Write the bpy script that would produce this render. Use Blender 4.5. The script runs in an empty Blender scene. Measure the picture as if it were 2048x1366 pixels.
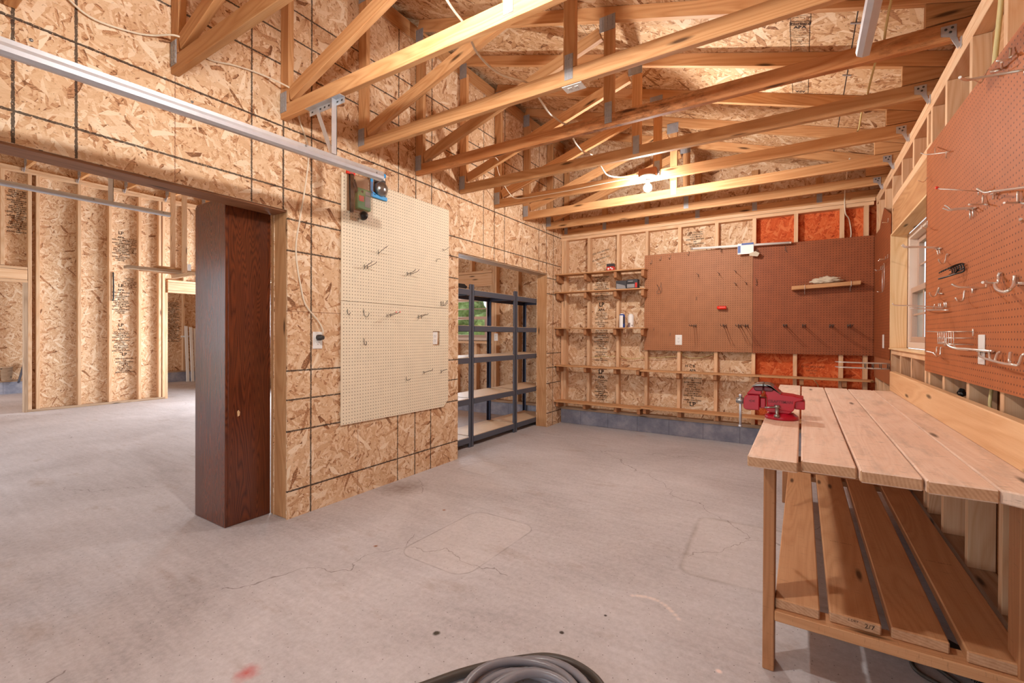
import bpy, math, random
from mathutils import Vector, Matrix
random.seed(7)
C = bpy.context.scene.collection
PI = math.pi

# ------------------------------------------------------------------ mesh helpers
class MB:
    """collects shapes with metric UVs, builds them as ONE mesh object"""
    def __init__(s,end=None):
        s.end=end; s.v=[]; s.f=[]; s.uv=[]; s.mi=[]; s.sm=[]
    def face(s, idx, uvs, mi=0, smooth=False):
        s.f.append(idx); s.uv.append(uvs); s.mi.append(mi); s.sm.append(smooth)
    def hexa(s, P, dims, grain=None, mi=0):
        # P: 8 corners ordered by (i,j,k) bits -> index i+2j+4k ; dims=(dx,dy,dz)
        b=len(s.v); s.v+= [tuple(p) for p in P]
        if grain is None: grain=max(range(3), key=lambda a:dims[a])
        ou,ov=0.0,0.0
        quads=[((0,2,3,1),2),((4,5,7,6),2),((0,1,5,4),1),((2,6,7,3),1),((0,4,6,2),0),((1,3,7,5),0)]
        for q,ax in quads:
            a,c=[x for x in range(3) if x!=ax]
            if c==grain: a,c=c,a
            uv=[]
            for i in q:
                bit=[(i>>0)&1,(i>>1)&1,(i>>2)&1]
                uv.append((bit[a]*dims[a]+ou+ax*.37*(ax!=grain), bit[c]*dims[c]+ov+ax*.11))
            s.face([b+i for i in q], uv, s.end if (s.end is not None and ax==grain) else mi)
    def box(s, x0,x1,y0,y1,z0,z1, grain=None, mi=0):
        P=[(x1 if i&1 else x0, y1 if i&2 else y0, z1 if i&4 else z0) for i in range(8)]
        s.hexa(P,(x1-x0,y1-y0,z1-z0),grain,mi); return s
    def panel(s, x0,x1,y0,y1,z0,z1, mi=0):
        """box whose UVs are world metres (u horizontal, v vertical) so pattern continues between pieces"""
        b=len(s.v)
        P=[(x1 if i&1 else x0, y1 if i&2 else y0, z1 if i&4 else z0) for i in range(8)]
        s.v+=P
        for q,ax in [((0,2,3,1),2),((4,5,7,6),2),((0,1,5,4),1),((2,6,7,3),1),((0,4,6,2),0),((1,3,7,5),0)]:
            uv=[((P[i][1],P[i][2]) if ax==0 else (P[i][0],P[i][2]) if ax==1 else (P[i][0],P[i][1])) for i in q]
            s.face([b+i for i in q],uv,mi)
        return s
    def bar(s, p, q, w, d, up=(0,0,1), mi=0):
        """rectangular bar from p to q: w across (side), d along up"""
        p=Vector(p); q=Vector(q); a=(q-p); L=a.length; a/=L
        sd=a.cross(Vector(up)).normalized(); u=sd.cross(a)
        P=[p+a*(L if i&1 else 0)+sd*(w*(.5 if i&2 else -.5))+u*(d*(.5 if i&4 else -.5)) for i in range(8)]
        s.hexa(P,(L,w,d),0,mi); return s
    def prism(s, poly, axis, a0, a1, mi=0):
        """extrude polygon; axis 'y': poly=(x,z); 'x': poly=(y,z); 'z': poly=(x,y)"""
        def pt(p,a): return {'y':(p[0],a,p[1]),'x':(a,p[0],p[1]),'z':(p[0],p[1],a)}[axis]
        n=len(poly); b=len(s.v)
        s.v+=[pt(p,a0) for p in poly]+[pt(p,a1) for p in poly]
        uv=[tuple(p) for p in poly]
        s.face([b+i for i in range(n)],uv,mi); s.face([b+n+i for i in reversed(range(n))],list(reversed(uv)),mi)
        t=0
        for i in range(n):
            j=(i+1)%n; L=math.dist(poly[i],poly[j])
            s.face([b+j,b+i,b+n+i,b+n+j],[(t+L,0),(t,0),(t,abs(a1-a0)),(t+L,abs(a1-a0))],mi); t+=L
        return s
    def tube(s, pts, r, seg=8, cap=True, mi=0, closed=False):
        pts=[Vector(p) for p in pts]; n=len(pts); b=len(s.v)
        rr=r if isinstance(r,(list,tuple)) else [r]*n
        tan=[]
        for i in range(n):
            if closed: t=pts[(i+1)%n]-pts[i-1]
            else: t=pts[min(i+1,n-1)]-pts[max(i-1,0)]
            tan.append(t.normalized() if t.length>1e-9 else Vector((0,0,1)))
        ref=Vector((0,0,1)) if abs(tan[0].z)<.9 else Vector((1,0,0))
        nrm=(ref-tan[0]*ref.dot(tan[0])).normalized(); L=0
        Ls=[]
        for i in range(n):
            if i: L+=(pts[i]-pts[i-1]).length
            nrm=(nrm-tan[i]*nrm.dot(tan[i])).normalized(); bi=tan[i].cross(nrm); Ls.append(L)
            for k in range(seg):
                a=2*PI*k/seg
                s.v.append(tuple(pts[i]+(nrm*math.cos(a)+bi*math.sin(a))*rr[i]))
        m=n if closed else n-1
        for i in range(m):
            j=(i+1)%n
            for k in range(seg):
                k2=(k+1)%seg
                s.face([b+i*seg+k,b+i*seg+k2,b+j*seg+k2,b+j*seg+k],
                       [(Ls[i],k/seg*.1),(Ls[i],(k+1)/seg*.1),(Ls[j],(k+1)/seg*.1),(Ls[j],k/seg*.1)],mi,True)
        if cap and not closed:
            s.face([b+k for k in reversed(range(seg))],[(0,0)]*seg,mi)
            s.face([b+(n-1)*seg+k for k in range(seg)],[(0,0)]*seg,mi)
        return s
    def lathe(s, prof, org, axis=(0,0,1), seg=20, mi=0, smooth=True):
        """prof: list of (r, h) along axis from org"""
        ax=Vector(axis).normalized(); ref=Vector((1,0,0)) if abs(ax.x)<.9 else Vector((0,1,0))
        e1=(ref-ax*ref.dot(ax)).normalized(); e2=ax.cross(e1); o=Vector(org); b=len(s.v); n=len(prof)
        for r,h in prof:
            for k in range(seg):
                a=2*PI*k/seg; s.v.append(tuple(o+ax*h+(e1*math.cos(a)+e2*math.sin(a))*max(r,1e-5)))
        for i in range(n-1):
            for k in range(seg):
                k2=(k+1)%seg
                s.face([b+i*seg+k,b+i*seg+k2,b+(i+1)*seg+k2,b+(i+1)*seg+k],
                       [(k/seg,prof[i][1]),((k+1)/seg,prof[i][1]),((k+1)/seg,prof[i+1][1]),(k/seg,prof[i+1][1])],mi,smooth)
        s.face([b+k for k in reversed(range(seg))],[(0,0)]*seg,mi); s.face([b+(n-1)*seg+k for k in range(seg)],[(0,0)]*seg,mi)
        return s
    def build(s, name, mats, parent=None, bevel=0, org=None):
        me=bpy.data.meshes.new(name)
        org=Vector(org) if org is not None else (Vector(s.v[0])*0)
        me.from_pydata([tuple(Vector(v)-org) for v in s.v],[],s.f)
        ul=me.uv_layers.new(name='UVMap'); flat=[c for f in s.uv for uv in f for c in uv]
        ul.data.foreach_set('uv',flat)
        me.polygons.foreach_set('material_index',s.mi); me.polygons.foreach_set('use_smooth',s.sm)
        for m in (mats if isinstance(mats,(list,tuple)) else [mats]): me.materials.append(m)
        me.update()
        o=bpy.data.objects.new(name,me); C.objects.link(o)
        if parent: o.parent=parent; o.location=org-wloc(parent)
        else: o.location=org
        if bevel:
            b=o.modifiers.new('edge','BEVEL'); b.width=bevel; b.segments=1; b.limit_method='ANGLE'
        return o
def wloc(o):
    v=Vector((0,0,0))
    while o: v+=o.location; o=o.parent
    return v
def tag(o,label=None,cat=None,group=None,kind=None):
    if label: o['label']=label
    if cat: o['category']=cat
    if group: o['group']=group
    if kind: o['kind']=kind
    return o
def thing(name,label,cat,loc,group=None):
    o=bpy.data.objects.new(name,None); C.objects.link(o); o.location=loc
    o.empty_display_size=.05
    return tag(o,label,cat,group)
def struct(name,loc=(0,0,0)):
    o=bpy.data.objects.new(name,None); C.objects.link(o); o.location=loc; o['kind']='structure'; return o
def copy_tree(o,parent=None):
    c=o.copy(); C.objects.link(c)
    if parent: c.parent=parent
    for ch in list(o.children): copy_tree(ch,c)
    return c
def smooth_path(pts,n=6):
    """Catmull-Rom through pts"""
    P=[Vector(p) for p in pts]; out=[]
    for i in range(len(P)-1):
        p0=P[max(i-1,0)];p1=P[i];p2=P[i+1];p3=P[min(i+2,len(P)-1)]
        for k in range(n):
            t=k/n
            out.append(.5*((2*p1)+(p2-p0)*t+(2*p0-5*p1+4*p2-p3)*t*t+(3*p1-p0-3*p2+p3)*t**3))
    out.append(P[-1]); return out

# ------------------------------------------------------------------ materials
def srgb(r,g,b):
    f=lambda c:(c/255/12.92) if c/255<=.04045 else ((c/255+.055)/1.055)**2.4
    return (f(r),f(g),f(b),1)
class G:
    """tiny node-graph builder"""
    def __init__(s,name):
        s.m=bpy.data.materials.new(name); s.m.use_nodes=True; s.t=s.m.node_tree; s.t.nodes.clear()
        s.out=s.t.nodes.new('ShaderNodeOutputMaterial')
        s.b=s.t.nodes.new('ShaderNodeBsdfPrincipled'); s.t.links.new(s.b.outputs[0],s.out.inputs[0])
    def lk(s,a,b):
        if isinstance(a,bpy.types.NodeSocket): s.t.links.new(a,b)
        elif a is not None: b.default_value=a
    def n(s,typ,ins=(),**kw):
        nd=s.t.nodes.new('ShaderNode'+typ)
        for k,v in kw.items(): setattr(nd,k,v)
        for k,v in (ins.items() if isinstance(ins,dict) else enumerate(ins)): s.lk(v,nd.inputs[k])
        return nd
    def math(s,op,a,b=None,c=None,clamp=False):
        nd=s.t.nodes.new('ShaderNodeMath'); nd.operation=op; nd.use_clamp=clamp
        for i,x in enumerate((a,b,c)):
            if x is not None: s.lk(x,nd.inputs[i])
        return nd.outputs[0]
    def uv(s): return s.n('UVMap').outputs[0]
    def objco(s): return s.n('TexCoord').outputs['Object']
    def rnd(s): return s.n('ObjectInfo').outputs['Random']
    def mapv(s,vec,scale=(1,1,1),rot=0,loc=(0,0,0)):
        nd=s.n('Mapping'); s.lk(vec,nd.inputs['Vector'])
        nd.inputs['Scale'].default_value=scale; nd.inputs['Rotation'].default_value=(0,0,rot); nd.inputs['Location'].default_value=loc
        return nd.outputs[0]
    def off(s,vec,amt):
        r=s.rnd(); r2=s.math('FRACT',s.math('MULTIPLY',r,17.31))
        cx=s.n('CombineXYZ',[s.math('MULTIPLY',r,amt),s.math('MULTIPLY',r2,amt),0.0]).outputs[0]
        return s.n('VectorMath',[vec,cx],operation='ADD').outputs[0]
    def noise(s,vec,scale,detail=2,rough=.5,dist=0,dim='2D'):
        nd=s.n('TexNoise',noise_dimensions=dim); s.lk(vec,nd.inputs['Vector'])
        nd.inputs['Scale'].default_value=scale; nd.inputs['Detail'].default_value=detail
        nd.inputs['Roughness'].default_value=rough; nd.inputs['Distortion'].default_value=dist
        return nd.outputs['Fac']
    def voro(s,vec,scale,feature='F1',dist='EUCLIDEAN',rand=1):
        nd=s.n('TexVoronoi',voronoi_dimensions='2D',feature=feature,distance=dist); s.lk(vec,nd.inputs['Vector'])
        nd.inputs['Scale'].default_value=scale; nd.inputs['Randomness'].default_value=rand; return nd
    def ramp(s,fac,stops,interp='LINEAR'):
        nd=s.n('ValToRGB'); s.lk(fac,nd.inputs[0]); cr=nd.color_ramp; cr.interpolation=interp
        while len(cr.elements)<len(stops): cr.elements.new(1)
        for e,(p,c) in zip(cr.elements,stops): e.position=p; e.color=c if len(c)==4 else (*c,1)
        return nd.outputs[0]
    def mix(s,fac,a,b,mode='MIX'):
        nd=s.n('Mix',data_type='RGBA',blend_type=mode); s.lk(fac,nd.inputs[0]); s.lk(a,nd.inputs[6]); s.lk(b,nd.inputs[7]); return nd.outputs[2]
    def mixf(s,fac,a,b):
        nd=s.n('Mix'); s.lk(fac,nd.inputs[0]); s.lk(a,nd.inputs[2]); s.lk(b,nd.inputs[3]); return nd.outputs[0]
    def sep(s,vec):
        nd=s.n('SeparateXYZ',[vec]); return nd.outputs
    def bump(s,h,strength=.2,dist=.01):
        nd=s.n('Bump'); s.lk(h,nd.inputs['Height']); nd.inputs['Strength'].default_value=strength; nd.inputs['Distance'].default_value=dist
        s.lk(nd.outputs[0],s.b.inputs['Normal'])
    def fin(s,col=None,rough=.7,metal=0,spec=None,**kw):
        s.lk(col,s.b.inputs['Base Color']); s.lk(rough,s.b.inputs['Roughness']); s.lk(metal,s.b.inputs['Metallic'])
        if spec is not None: s.b.inputs['Specular IOR Level'].default_value=spec
        for k,v in kw.items(): s.lk(v,s.b.inputs[k])
        return s.m

def plain(name,rgb,rough=.5,metal=0,noise=0,**kw):
    g=G(name); col=srgb(*rgb)
    if noise:
        n=g.noise(g.objco(),30,3,.6,dim='3D'); n2=g.noise(g.objco(),6,2,dim='3D')
        d=tuple(c*(1-noise) for c in col[:3])+(1,); l=tuple(min(1,c*(1+noise)) for c in col[:3])+(1,)
        c=g.ramp(g.math('MULTIPLY_ADD',n,.5,g.math('MULTIPLY',n2,.5)),[(.3,d),(.7,l)])
    else: c=col
    return g.fin(c,rough,metal,**kw)

def osb(name,pal,lines=False,scale=1.0,rough=.75):
    """flake board: fine strands with sparse larger flakes laid over them"""
    g=G(name); uv=g.uv()
    wob=g.n('TexNoise',noise_dimensions='2D'); g.lk(uv,wob.inputs['Vector']); wob.inputs['Scale'].default_value=7*scale; wob.inputs['Detail'].default_value=2
    w=g.n('VectorMath',operation='SCALE'); g.lk(wob.outputs['Color'],w.inputs[0]); w.inputs['Scale'].default_value=.02/scale
    vec=g.n('VectorMath',[uv,w.outputs[0]],operation='ADD').outputs[0]
    pr=tone=dst=None
    for i,(ang,sx,sy,big) in enumerate(((.35,20,75,0),(1.35,18,82,0),(2.3,21,70,0),(.8,9,34,1),(1.9,8,40,1),(2.85,10,36,1))):
        m=g.n('VectorRotate',rotation_type='Z_AXIS'); g.lk(vec,m.inputs['Vector']); m.inputs['Angle'].default_value=ang
        mv=g.mapv(m.outputs[0],(sx*scale,sy*scale,1),0,(i*3.7,i*5.1,0))
        v=g.voro(mv,1); c=g.sep(v.outputs['Color'])
        if big: p=g.math('MULTIPLY_ADD',c[0],5.0,-3.55); tn=c[1]
        else: p=c[0]; tn=g.math('MULTIPLY_ADD',c[1],.72,.06)
        if pr is None: pr,tone,dst=p,tn,v.outputs['Distance']
        else:
            gt=g.math('GREATER_THAN',p,pr); tone=g.mixf(gt,tone,tn); dst=g.mixf(gt,dst,v.outputs['Distance']); pr=g.math('MAXIMUM',pr,p)
    fine=g.noise(g.mapv(vec,(70*scale,220*scale,1),.9),1,3,.65)
    fleck=g.noise(g.mapv(uv,(45*scale,80*scale,1),2.1),1,3,.75)
    t=g.math('ADD',tone,g.math('MULTIPLY',g.math('SUBTRACT',fine,.5),.42))
    t=g.math('SUBTRACT',t,g.math('MULTIPLY',g.math('SUBTRACT',dst,.55,clamp=True),.55))
    col=g.ramp(t,[(.0,pal[0]),(.06,pal[1]),(.20,pal[2]),(.52,pal[3]),(.92,pal[4])])
    big=g.noise(uv,1.1,3)
    col=g.mix(g.math('MULTIPLY',g.math('SUBTRACT',big,.4,clamp=True),.3),col,pal[1],'MULTIPLY')
    col=g.mix(g.math('MULTIPLY',g.math('GREATER_THAN',fleck,.685),.8),col,pal[0])
    if lines:
        s=g.sep(uv); jit=g.math('MULTIPLY',g.math('SUBTRACT',g.noise(uv,70,2),.5),.006)
        strong=None; thin=None
        def near(val,pos,wd):
            return g.math('LESS_THAN',g.math('ABSOLUTE',g.math('ADD',g.math('SUBTRACT',val,pos),jit)),wd)
        yy=g.math('FLOORED_MODULO',g.math('SUBTRACT',s[0],1.102),1.214); zz=g.math('FLOORED_MODULO',g.math('SUBTRACT',s[1],.185),1.2065)
        # skip a band of vertical lines near the lower left sheet as printed
        for val,pos,wd in ((yy,.406,.005),(yy,.61,.0058),(yy,.813,.0055),(zz,.40,.0058),(zz,.61,.0055),(zz,.805,.0055)):
            k=near(val,pos,wd); strong=k if strong is None else g.math('MAXIMUM',strong,k)
        z2=g.math('FLOORED_MODULO',g.math('SUBTRACT',s[1],.1),2.413)
        strong=g.math('MAXIMUM',strong,near(z2,.085,.0058))
        thin=g.math('MAXIMUM',near(yy,1.2125,.0022),near(zz,1.204,.0022))
        fade=g.math('GREATER_THAN',g.noise(uv,120,1),.27)
        col=g.mix(g.math('MULTIPLY',thin,.75),col,srgb(110,55,25))
        col=g.mix(g.math('MULTIPLY',g.math('MULTIPLY',strong,fade),.88),col,srgb(48,38,34))
    g.bump(t,.18,.004)
    return g.fin(col,rough,spec=.25)

def wood(name,light,dark,grain=1.0,knots=.3,rough=.6,var=.25,spec=.3,ring=9,fig_amt=.4,worn=None,marks=0,bark=None):
    """sawn timber with grain along U, cathedral figure and knots"""
    g=G(name); uv=g.off(g.uv(),40)
    fig=g.noise(g.mapv(uv,(.55*grain,6*grain,1)),1,2,.45,.4)
    rings=g.math('PINGPONG',g.math('MULTIPLY',fig,ring*2.6),1.0)
    st=g.noise(g.mapv(uv,(4*grain,230*grain,1)),1,4,.7)
    t=g.math('ADD',g.math('MULTIPLY',g.math('POWER',rings,1.4),fig_amt),g.math('MULTIPLY',st,.62))
    col=g.ramp(t,[(.12,light),(.85,dark)])
    big=g.noise(g.mapv(uv,(1.0,6,1)),1,3)
    col=g.mix(g.math('MULTIPLY',g.math('SUBTRACT',big,.46,clamp=True),1.2),col,dark,'MIX')
    br=g.math('ADD',1-var*.5,g.math('MULTIPLY',g.rnd(),var))
    col=g.n('HueSaturation',{'Value':br,'Color':col}).outputs[0]
    if worn:
        wn=g.noise(g.mapv(uv,(2.2,9,1)),1,5,.7)
        col=g.mix(g.math('MULTIPLY',g.math('SUBTRACT',wn,.52,clamp=True),3.2,clamp=True),col,worn)
    if marks:
        mk=g.noise(g.mapv(uv,(95,14,1)),1,4,.7)
        col=g.mix(g.math('MULTIPLY',g.math('SUBTRACT',mk,.62,clamp=True),marks,clamp=True),col,tuple(c*.3 for c in dark[:3])+(1,))
    if bark:
        raw=g.sep(g.uv())[1]; e=g.math('SUBTRACT',1.0,g.math('DIVIDE',g.math('MINIMUM',raw,g.math('SUBTRACT',.089,raw)),.04),clamp=True)
        bn=g.noise(g.mapv(uv,(14,40,1)),1,5,.75); bw=g.noise(g.mapv(uv,(1.6,1,1)),1,2)
        bm=g.math('MULTIPLY',e,g.math('MULTIPLY',g.math('SUBTRACT',bn,.42,clamp=True),g.math('MULTIPLY',g.math('SUBTRACT',bw,.44,clamp=True),13.0)),clamp=True)
        col=g.mix(bm,col,bark)
    if knots:
        v=g.voro(g.mapv(uv,(1.5,8,1)),1); d=g.math('ADD',v.outputs['Distance'],g.math('MULTIPLY',g.math('SUBTRACT',st,.5),.05))
        kn=g.math('LESS_THAN',g.sep(v.outputs['Color'])[0],knots)
        k=g.math('MULTIPLY',kn,g.math('SUBTRACT',1.0,g.math('DIVIDE',d,.11),clamp=True))
        col=g.mix(g.math('MULTIPLY',k,1.6,clamp=True),col,tuple(c*.25 for c in dark[:3])+(1,))
    g.bump(t,.08,.002)
    return g.fin(col,rough,spec=spec)
def endgrain(name,light,dark):
    g=G(name); uv=g.off(g.uv(),3); n=g.noise(uv,40,4,.7)
    d=g.n('VectorMath',[uv,(.06,-.09,0)],operation='DISTANCE').outputs['Value']
    r=g.math('PINGPONG',g.math('ADD',g.math('MULTIPLY',d,210.0),g.math('MULTIPLY',n,1.6)),1.0)
    return g.fin(g.ramp(g.math('ADD',g.math('MULTIPLY',r,.25),g.math('MULTIPLY',n,.7)),[(.25,dark),(.7,light)]),.8,spec=.2)

def pegboard(name,rgb,hole,mott=.08,rough=.55):
    g=G(name); uv=g.uv(); P=.0254
    s=g.n('VectorMath',operation='SCALE'); g.lk(uv,s.inputs[0]); s.inputs['Scale'].default_value=1/P
    f=g.n('VectorMath',[s.outputs[0]],operation='FRACTION').outputs[0]; x,y,_=g.sep(f)
    d=g.math('SQRT',g.math('ADD',g.math('POWER',g.math('SUBTRACT',x,.5),2),g.math('POWER',g.math('SUBTRACT',y,.5),2)))
    h=g.math('LESS_THAN',d,.138)
    c=srgb(*rgb); lo=tuple(v*(1-mott) for v in c[:3])+(1,); hi=tuple(v*(1+mott) for v in c[:3])+(1,)
    col=g.ramp(g.noise(uv,9,4,.6),[(.3,lo),(.7,hi)])
    col=g.mix(h,col,srgb(*hole))
    g.bump(g.math('SUBTRACT',1.0,h),.3,.003)
    return g.fin(col,rough,spec=.3)

PAL=(srgb(126,86,58),srgb(184,134,96),srgb(208,168,130),srgb(220,186,150),srgb(236,214,186))
PALD=(srgb(120,80,52),srgb(174,124,84),srgb(204,162,120),srgb(218,182,142),srgb(236,212,180))
PALR=(srgb(148,54,22),srgb(184,74,32),srgb(202,88,40),srgb(212,102,52),srgb(222,124,74))
M={}
M['osb_marked']=osb('flakeboard with marking lines',PAL,lines=True)
M['osb']=osb('flakeboard',PAL)
M['osb_roof']=osb('roof flakeboard',PALD,scale=.9)
M['osb_red']=osb('red dyed flakeboard',PALR,scale=1.2)
M['pine']=wood('framing pine',srgb(230,196,160),srgb(208,160,118),knots=.2)
M['truss']=wood('truss pine',srgb(214,166,118),srgb(182,126,78),var=.26,knots=.4)
M['truss_bark']=wood('rough edged truss pine',srgb(206,146,96),srgb(168,100,52),var=.1,knots=.4,bark=srgb(70,36,20))
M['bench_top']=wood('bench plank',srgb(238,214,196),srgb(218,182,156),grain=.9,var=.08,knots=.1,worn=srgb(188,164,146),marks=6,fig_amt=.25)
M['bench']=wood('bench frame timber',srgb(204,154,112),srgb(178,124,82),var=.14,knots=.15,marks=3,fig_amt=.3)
M['back']=wood('backsplash timber',srgb(234,194,150),srgb(214,164,118),var=.05,ring=5,knots=.3)
M['jamb']=wood('jamb pine',srgb(210,162,116),srgb(180,128,84),var=.1,knots=.3)
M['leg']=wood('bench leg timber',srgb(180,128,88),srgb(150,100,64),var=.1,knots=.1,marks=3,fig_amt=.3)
M['header']=wood('shade toned header timber',srgb(160,112,80),srgb(122,80,54),var=.1,knots=.2)  # darker timber, with the soffit's shade put into its colour
M['winboard']=wood('window board pine',srgb(240,210,168),srgb(218,176,126),var=.08,knots=.4)
M['stain']=wood('dark stained plywood',srgb(122,60,32),srgb(46,20,13),grain=1.15,knots=0,rough=.22,var=.05,spec=.6,ring=26,fig_amt=.36)
M['greywood']=wood('weathered batten',srgb(196,168,140),srgb(150,120,94),var=.15)
M['siding']=wood('brown siding',srgb(168,112,68),srgb(136,84,50),knots=0,var=.05)
M['end']=endgrain('sawn end grain',srgb(196,158,126),srgb(168,126,94))
M['cream']=pegboard('cream pegboard',(234,220,194),(70,52,38),.03)
M['tan']=pegboard('tan pegboard',(166,110,74),(66,34,20),.06)
M['brown']=pegboard('dark brown pegboard',(146,80,46),(50,22,14),.1)
M['rust']=pegboard('rust brown pegboard',(172,100,58),(84,40,26),.06)
M['galv']=plain('galvanised steel',(204,206,212),.36,.7,.08)
M['plate']=plain('toothed truss plate',(164,164,168),.5,.3,.2)
M['chrome']=plain('zinc plated wire',(230,226,220),.28,.78)
M['darkwire']=plain('dark steel wire',(110,100,92),.4,.8)
M['black']=plain('black plastic',(22,21,22),.45)
M['blackwire']=plain('black coated wire',(18,17,18),.4)
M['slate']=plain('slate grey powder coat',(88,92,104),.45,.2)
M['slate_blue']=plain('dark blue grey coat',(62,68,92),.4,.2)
M['white']=plain('white plastic',(236,234,230),.35)
M['plug']=plain('dark plug rubber',(58,54,52),.4)
M['slot']=plain('outlet slot',(60,58,56),.6)
M['cable']=plain('cream cable sheath',(222,208,186),.45)
M['cable_y']=plain('yellowed cable sheath',(206,188,130),.45)
M['red']=plain('red vise enamel',(168,20,42),.32,0,.12)
M['steel']=plain('worn bare steel',(150,148,146),.3,.9,.1)
M['redplastic']=plain('red plastic',(222,48,28),.35)
M['hose']=plain('grey hose rubber',(124,122,128),.32,0,.06)
M['hosedark']=plain('dark hose rubber',(66,58,52),.45,0,.1)
M['rag']=plain('crumpled pale rag',(206,192,170),.9,0,.12)
M['ink']=plain('black stamp ink',(40,26,18),.9)
M['inkl']=plain('thin stamp ink',(98,66,42),.9)
M['emboss']=plain('embossed shadowed lettering enamel',(120,16,30),.4)
M['blue']=plain('bright blue card',(24,150,220),.4)
M['green']=plain('green package card',(28,120,62),.4)
M['amber']=plain('brown package card',(150,110,78),.5)
M['boxred']=plain('red can label',(200,44,36),.4)
M['boxdark']=plain('dark box card',(58,56,60),.5)
M['boxgrey']=plain('grey box card',(140,138,138),.5)
M['canblue']=plain('blue can label',(40,74,150),.35)
M['maroon']=plain('maroon can label',(88,24,34),.35)
M['particle']=plain('particle board shelf',(214,184,152),.5,0,.08)
M['hardboard']=plain('brown hardboard',(168,104,66),.55,0,.08)
M['vinyl']=plain('window vinyl',(226,206,190),.4)
M['vinyl_d']=plain('tan window sash',(190,158,138),.4)
M['bristle']=plain('black bristle',(14,13,14),.8)
M['fence']=None
g=G('clear glass'); 
M['clear']=g.fin((1,1,1,1),.02,**{'Transmission Weight':1.0,'IOR':1.45})
g=G('window glass'); tr=g.n('BsdfTransparent'); gl=g.n('BsdfGlossy'); gl.inputs['Roughness'].default_value=.02
mx=g.n('MixShader',[.07,tr.outputs[0],gl.outputs[0]]); g.t.links.new(mx.outputs[0],g.out.inputs[0]); M['glass']=g.m
g=G('clear blister plastic'); tr=g.n('BsdfTransparent'); gl=g.n('BsdfGlossy'); gl.inputs['Roughness'].default_value=.08
mx=g.n('MixShader',[.18,tr.outputs[0],gl.outputs[0]]); g.t.links.new(mx.outputs[0],g.out.inputs[0]); M['blister']=g.m
g=G('lit bulb glass'); M['bulb']=g.fin((1,1,1,1),.3,**{'Emission Color':(1,.965,.92,1),'Emission Strength':1.0})
BULB=g.b
# concrete block
g=G('grey concrete block'); uv=g.uv(); s=g.sep(uv)
fx=g.math('FRACT',g.math('DIVIDE',s[0],.397)); j=g.math('LESS_THAN',g.math('ABSOLUTE',g.math('SUBTRACT',fx,.5)),.008)
nn=g.noise(uv,5,4,.65); col=g.ramp(nn,[(.3,srgb(130,134,150)),(.5,srgb(148,151,166)),(.72,srgb(176,174,184))])
col=g.mix(g.math('MULTIPLY',j,.6),col,srgb(84,84,92)); g.bump(g.noise(uv,120,3),.3,.004); M['block']=g.fin(col,.85)
# concrete floor with stains, hairline cracks, old patch outlines
g=G('worn concrete'); co=g.objco()
a=g.noise(co,.9,5,.6,.4); b=g.noise(co,38,6,.75); c=g.noise(g.mapv(co,(3,22,1),.5),1,4,.65)
t=g.math('ADD',g.math('MULTIPLY',a,.45),g.math('ADD',g.math('MULTIPLY',b,.38),g.math('MULTIPLY',c,.2)))
col=g.ramp(t,[(.30,srgb(158,151,151)),(.5,srgb(187,181,182)),(.70,srgb(208,203,205))])
sx=g.sep(co)
v=g.voro(co,16); sp=g.math('MULTIPLY',g.math('LESS_THAN',v.outputs['Distance'],.035),g.math('GREATER_THAN',g.sep(v.outputs['Color'])[0],.45))
col=g.mix(g.math('MULTIPLY',sp,.75),col,srgb(70,56,48))
ds=g.math('MULTIPLY',g.math('SUBTRACT',g.noise(g.mapv(co,(1,2.4,1),.3),1.6,6,.72),.6,clamp=True),2.6,clamp=True)
col=g.mix(ds,col,srgb(150,128,112))
cw=g.n('TexNoise',noise_dimensions='2D'); g.lk(co,cw.inputs['Vector']); cw.inputs['Scale'].default_value=3; cw.inputs['Detail'].default_value=4
cv=g.n('VectorMath',[co,g.n('VectorMath',[cw.outputs['Color'],(.35,.35,.35)],operation='MULTIPLY').outputs[0]],operation='ADD').outputs[0]
cr=g.voro(cv,.55,feature='DISTANCE_TO_EDGE').outputs['Distance']
ck=g.math('MULTIPLY',g.math('LESS_THAN',cr,.0016),g.math('GREATER_THAN',g.noise(co,.8,1),.5))
col=g.mix(g.math('MULTIPLY',ck,.55),col,srgb(96,78,70))
def patch(cx,cy,hx,hy,rot,rad,wd,amt,tone):
    global col
    m=g.n('VectorRotate',rotation_type='Z_AXIS'); g.lk(co,m.inputs['Vector']); m.inputs['Center'].default_value=(cx,cy,0); m.inputs['Angle'].default_value=rot
    q=g.sep(m.outputs[0])
    qx=g.math('SUBTRACT',g.math('ABSOLUTE',g.math('SUBTRACT',q[0],cx)),hx-rad); qy=g.math('SUBTRACT',g.math('ABSOLUTE',g.math('SUBTRACT',q[1],cy)),hy-rad)
    ln=g.math('SQRT',g.math('ADD',g.math('POWER',g.math('MAXIMUM',qx,0.0),2),g.math('POWER',g.math('MAXIMUM',qy,0.0),2)))
    sd=g.math('SUBTRACT',g.math('ADD',ln,g.math('MINIMUM',g.math('MAXIMUM',qx,qy),0.0)),rad)
    e=g.math('SUBTRACT',1.0,g.math('DIVIDE',g.math('ABSOLUTE',sd),wd),clamp=True)
    e=g.math('MULTIPLY',e,g.math('MULTIPLY_ADD',g.noise(co,6,2),1.6,-.3,clamp=True))
    col=g.mix(g.math('MULTIPLY',g.math('LESS_THAN',sd,0.0),.12),col,srgb(226,214,206))
    col=g.mix(g.math('MULTIPLY',e,amt),col,srgb(*tone))
patch(-1.683,2.19,.245,.37,.02,.10,.007,.7,(92,76,66))
patch(-.20,2.92,.36,.42,-.05,.08,.022,.5,(120,104,86))
patch(-2.49,3.42,.16,.17,.1,.02,.008,.5,(110,92,80))
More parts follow.
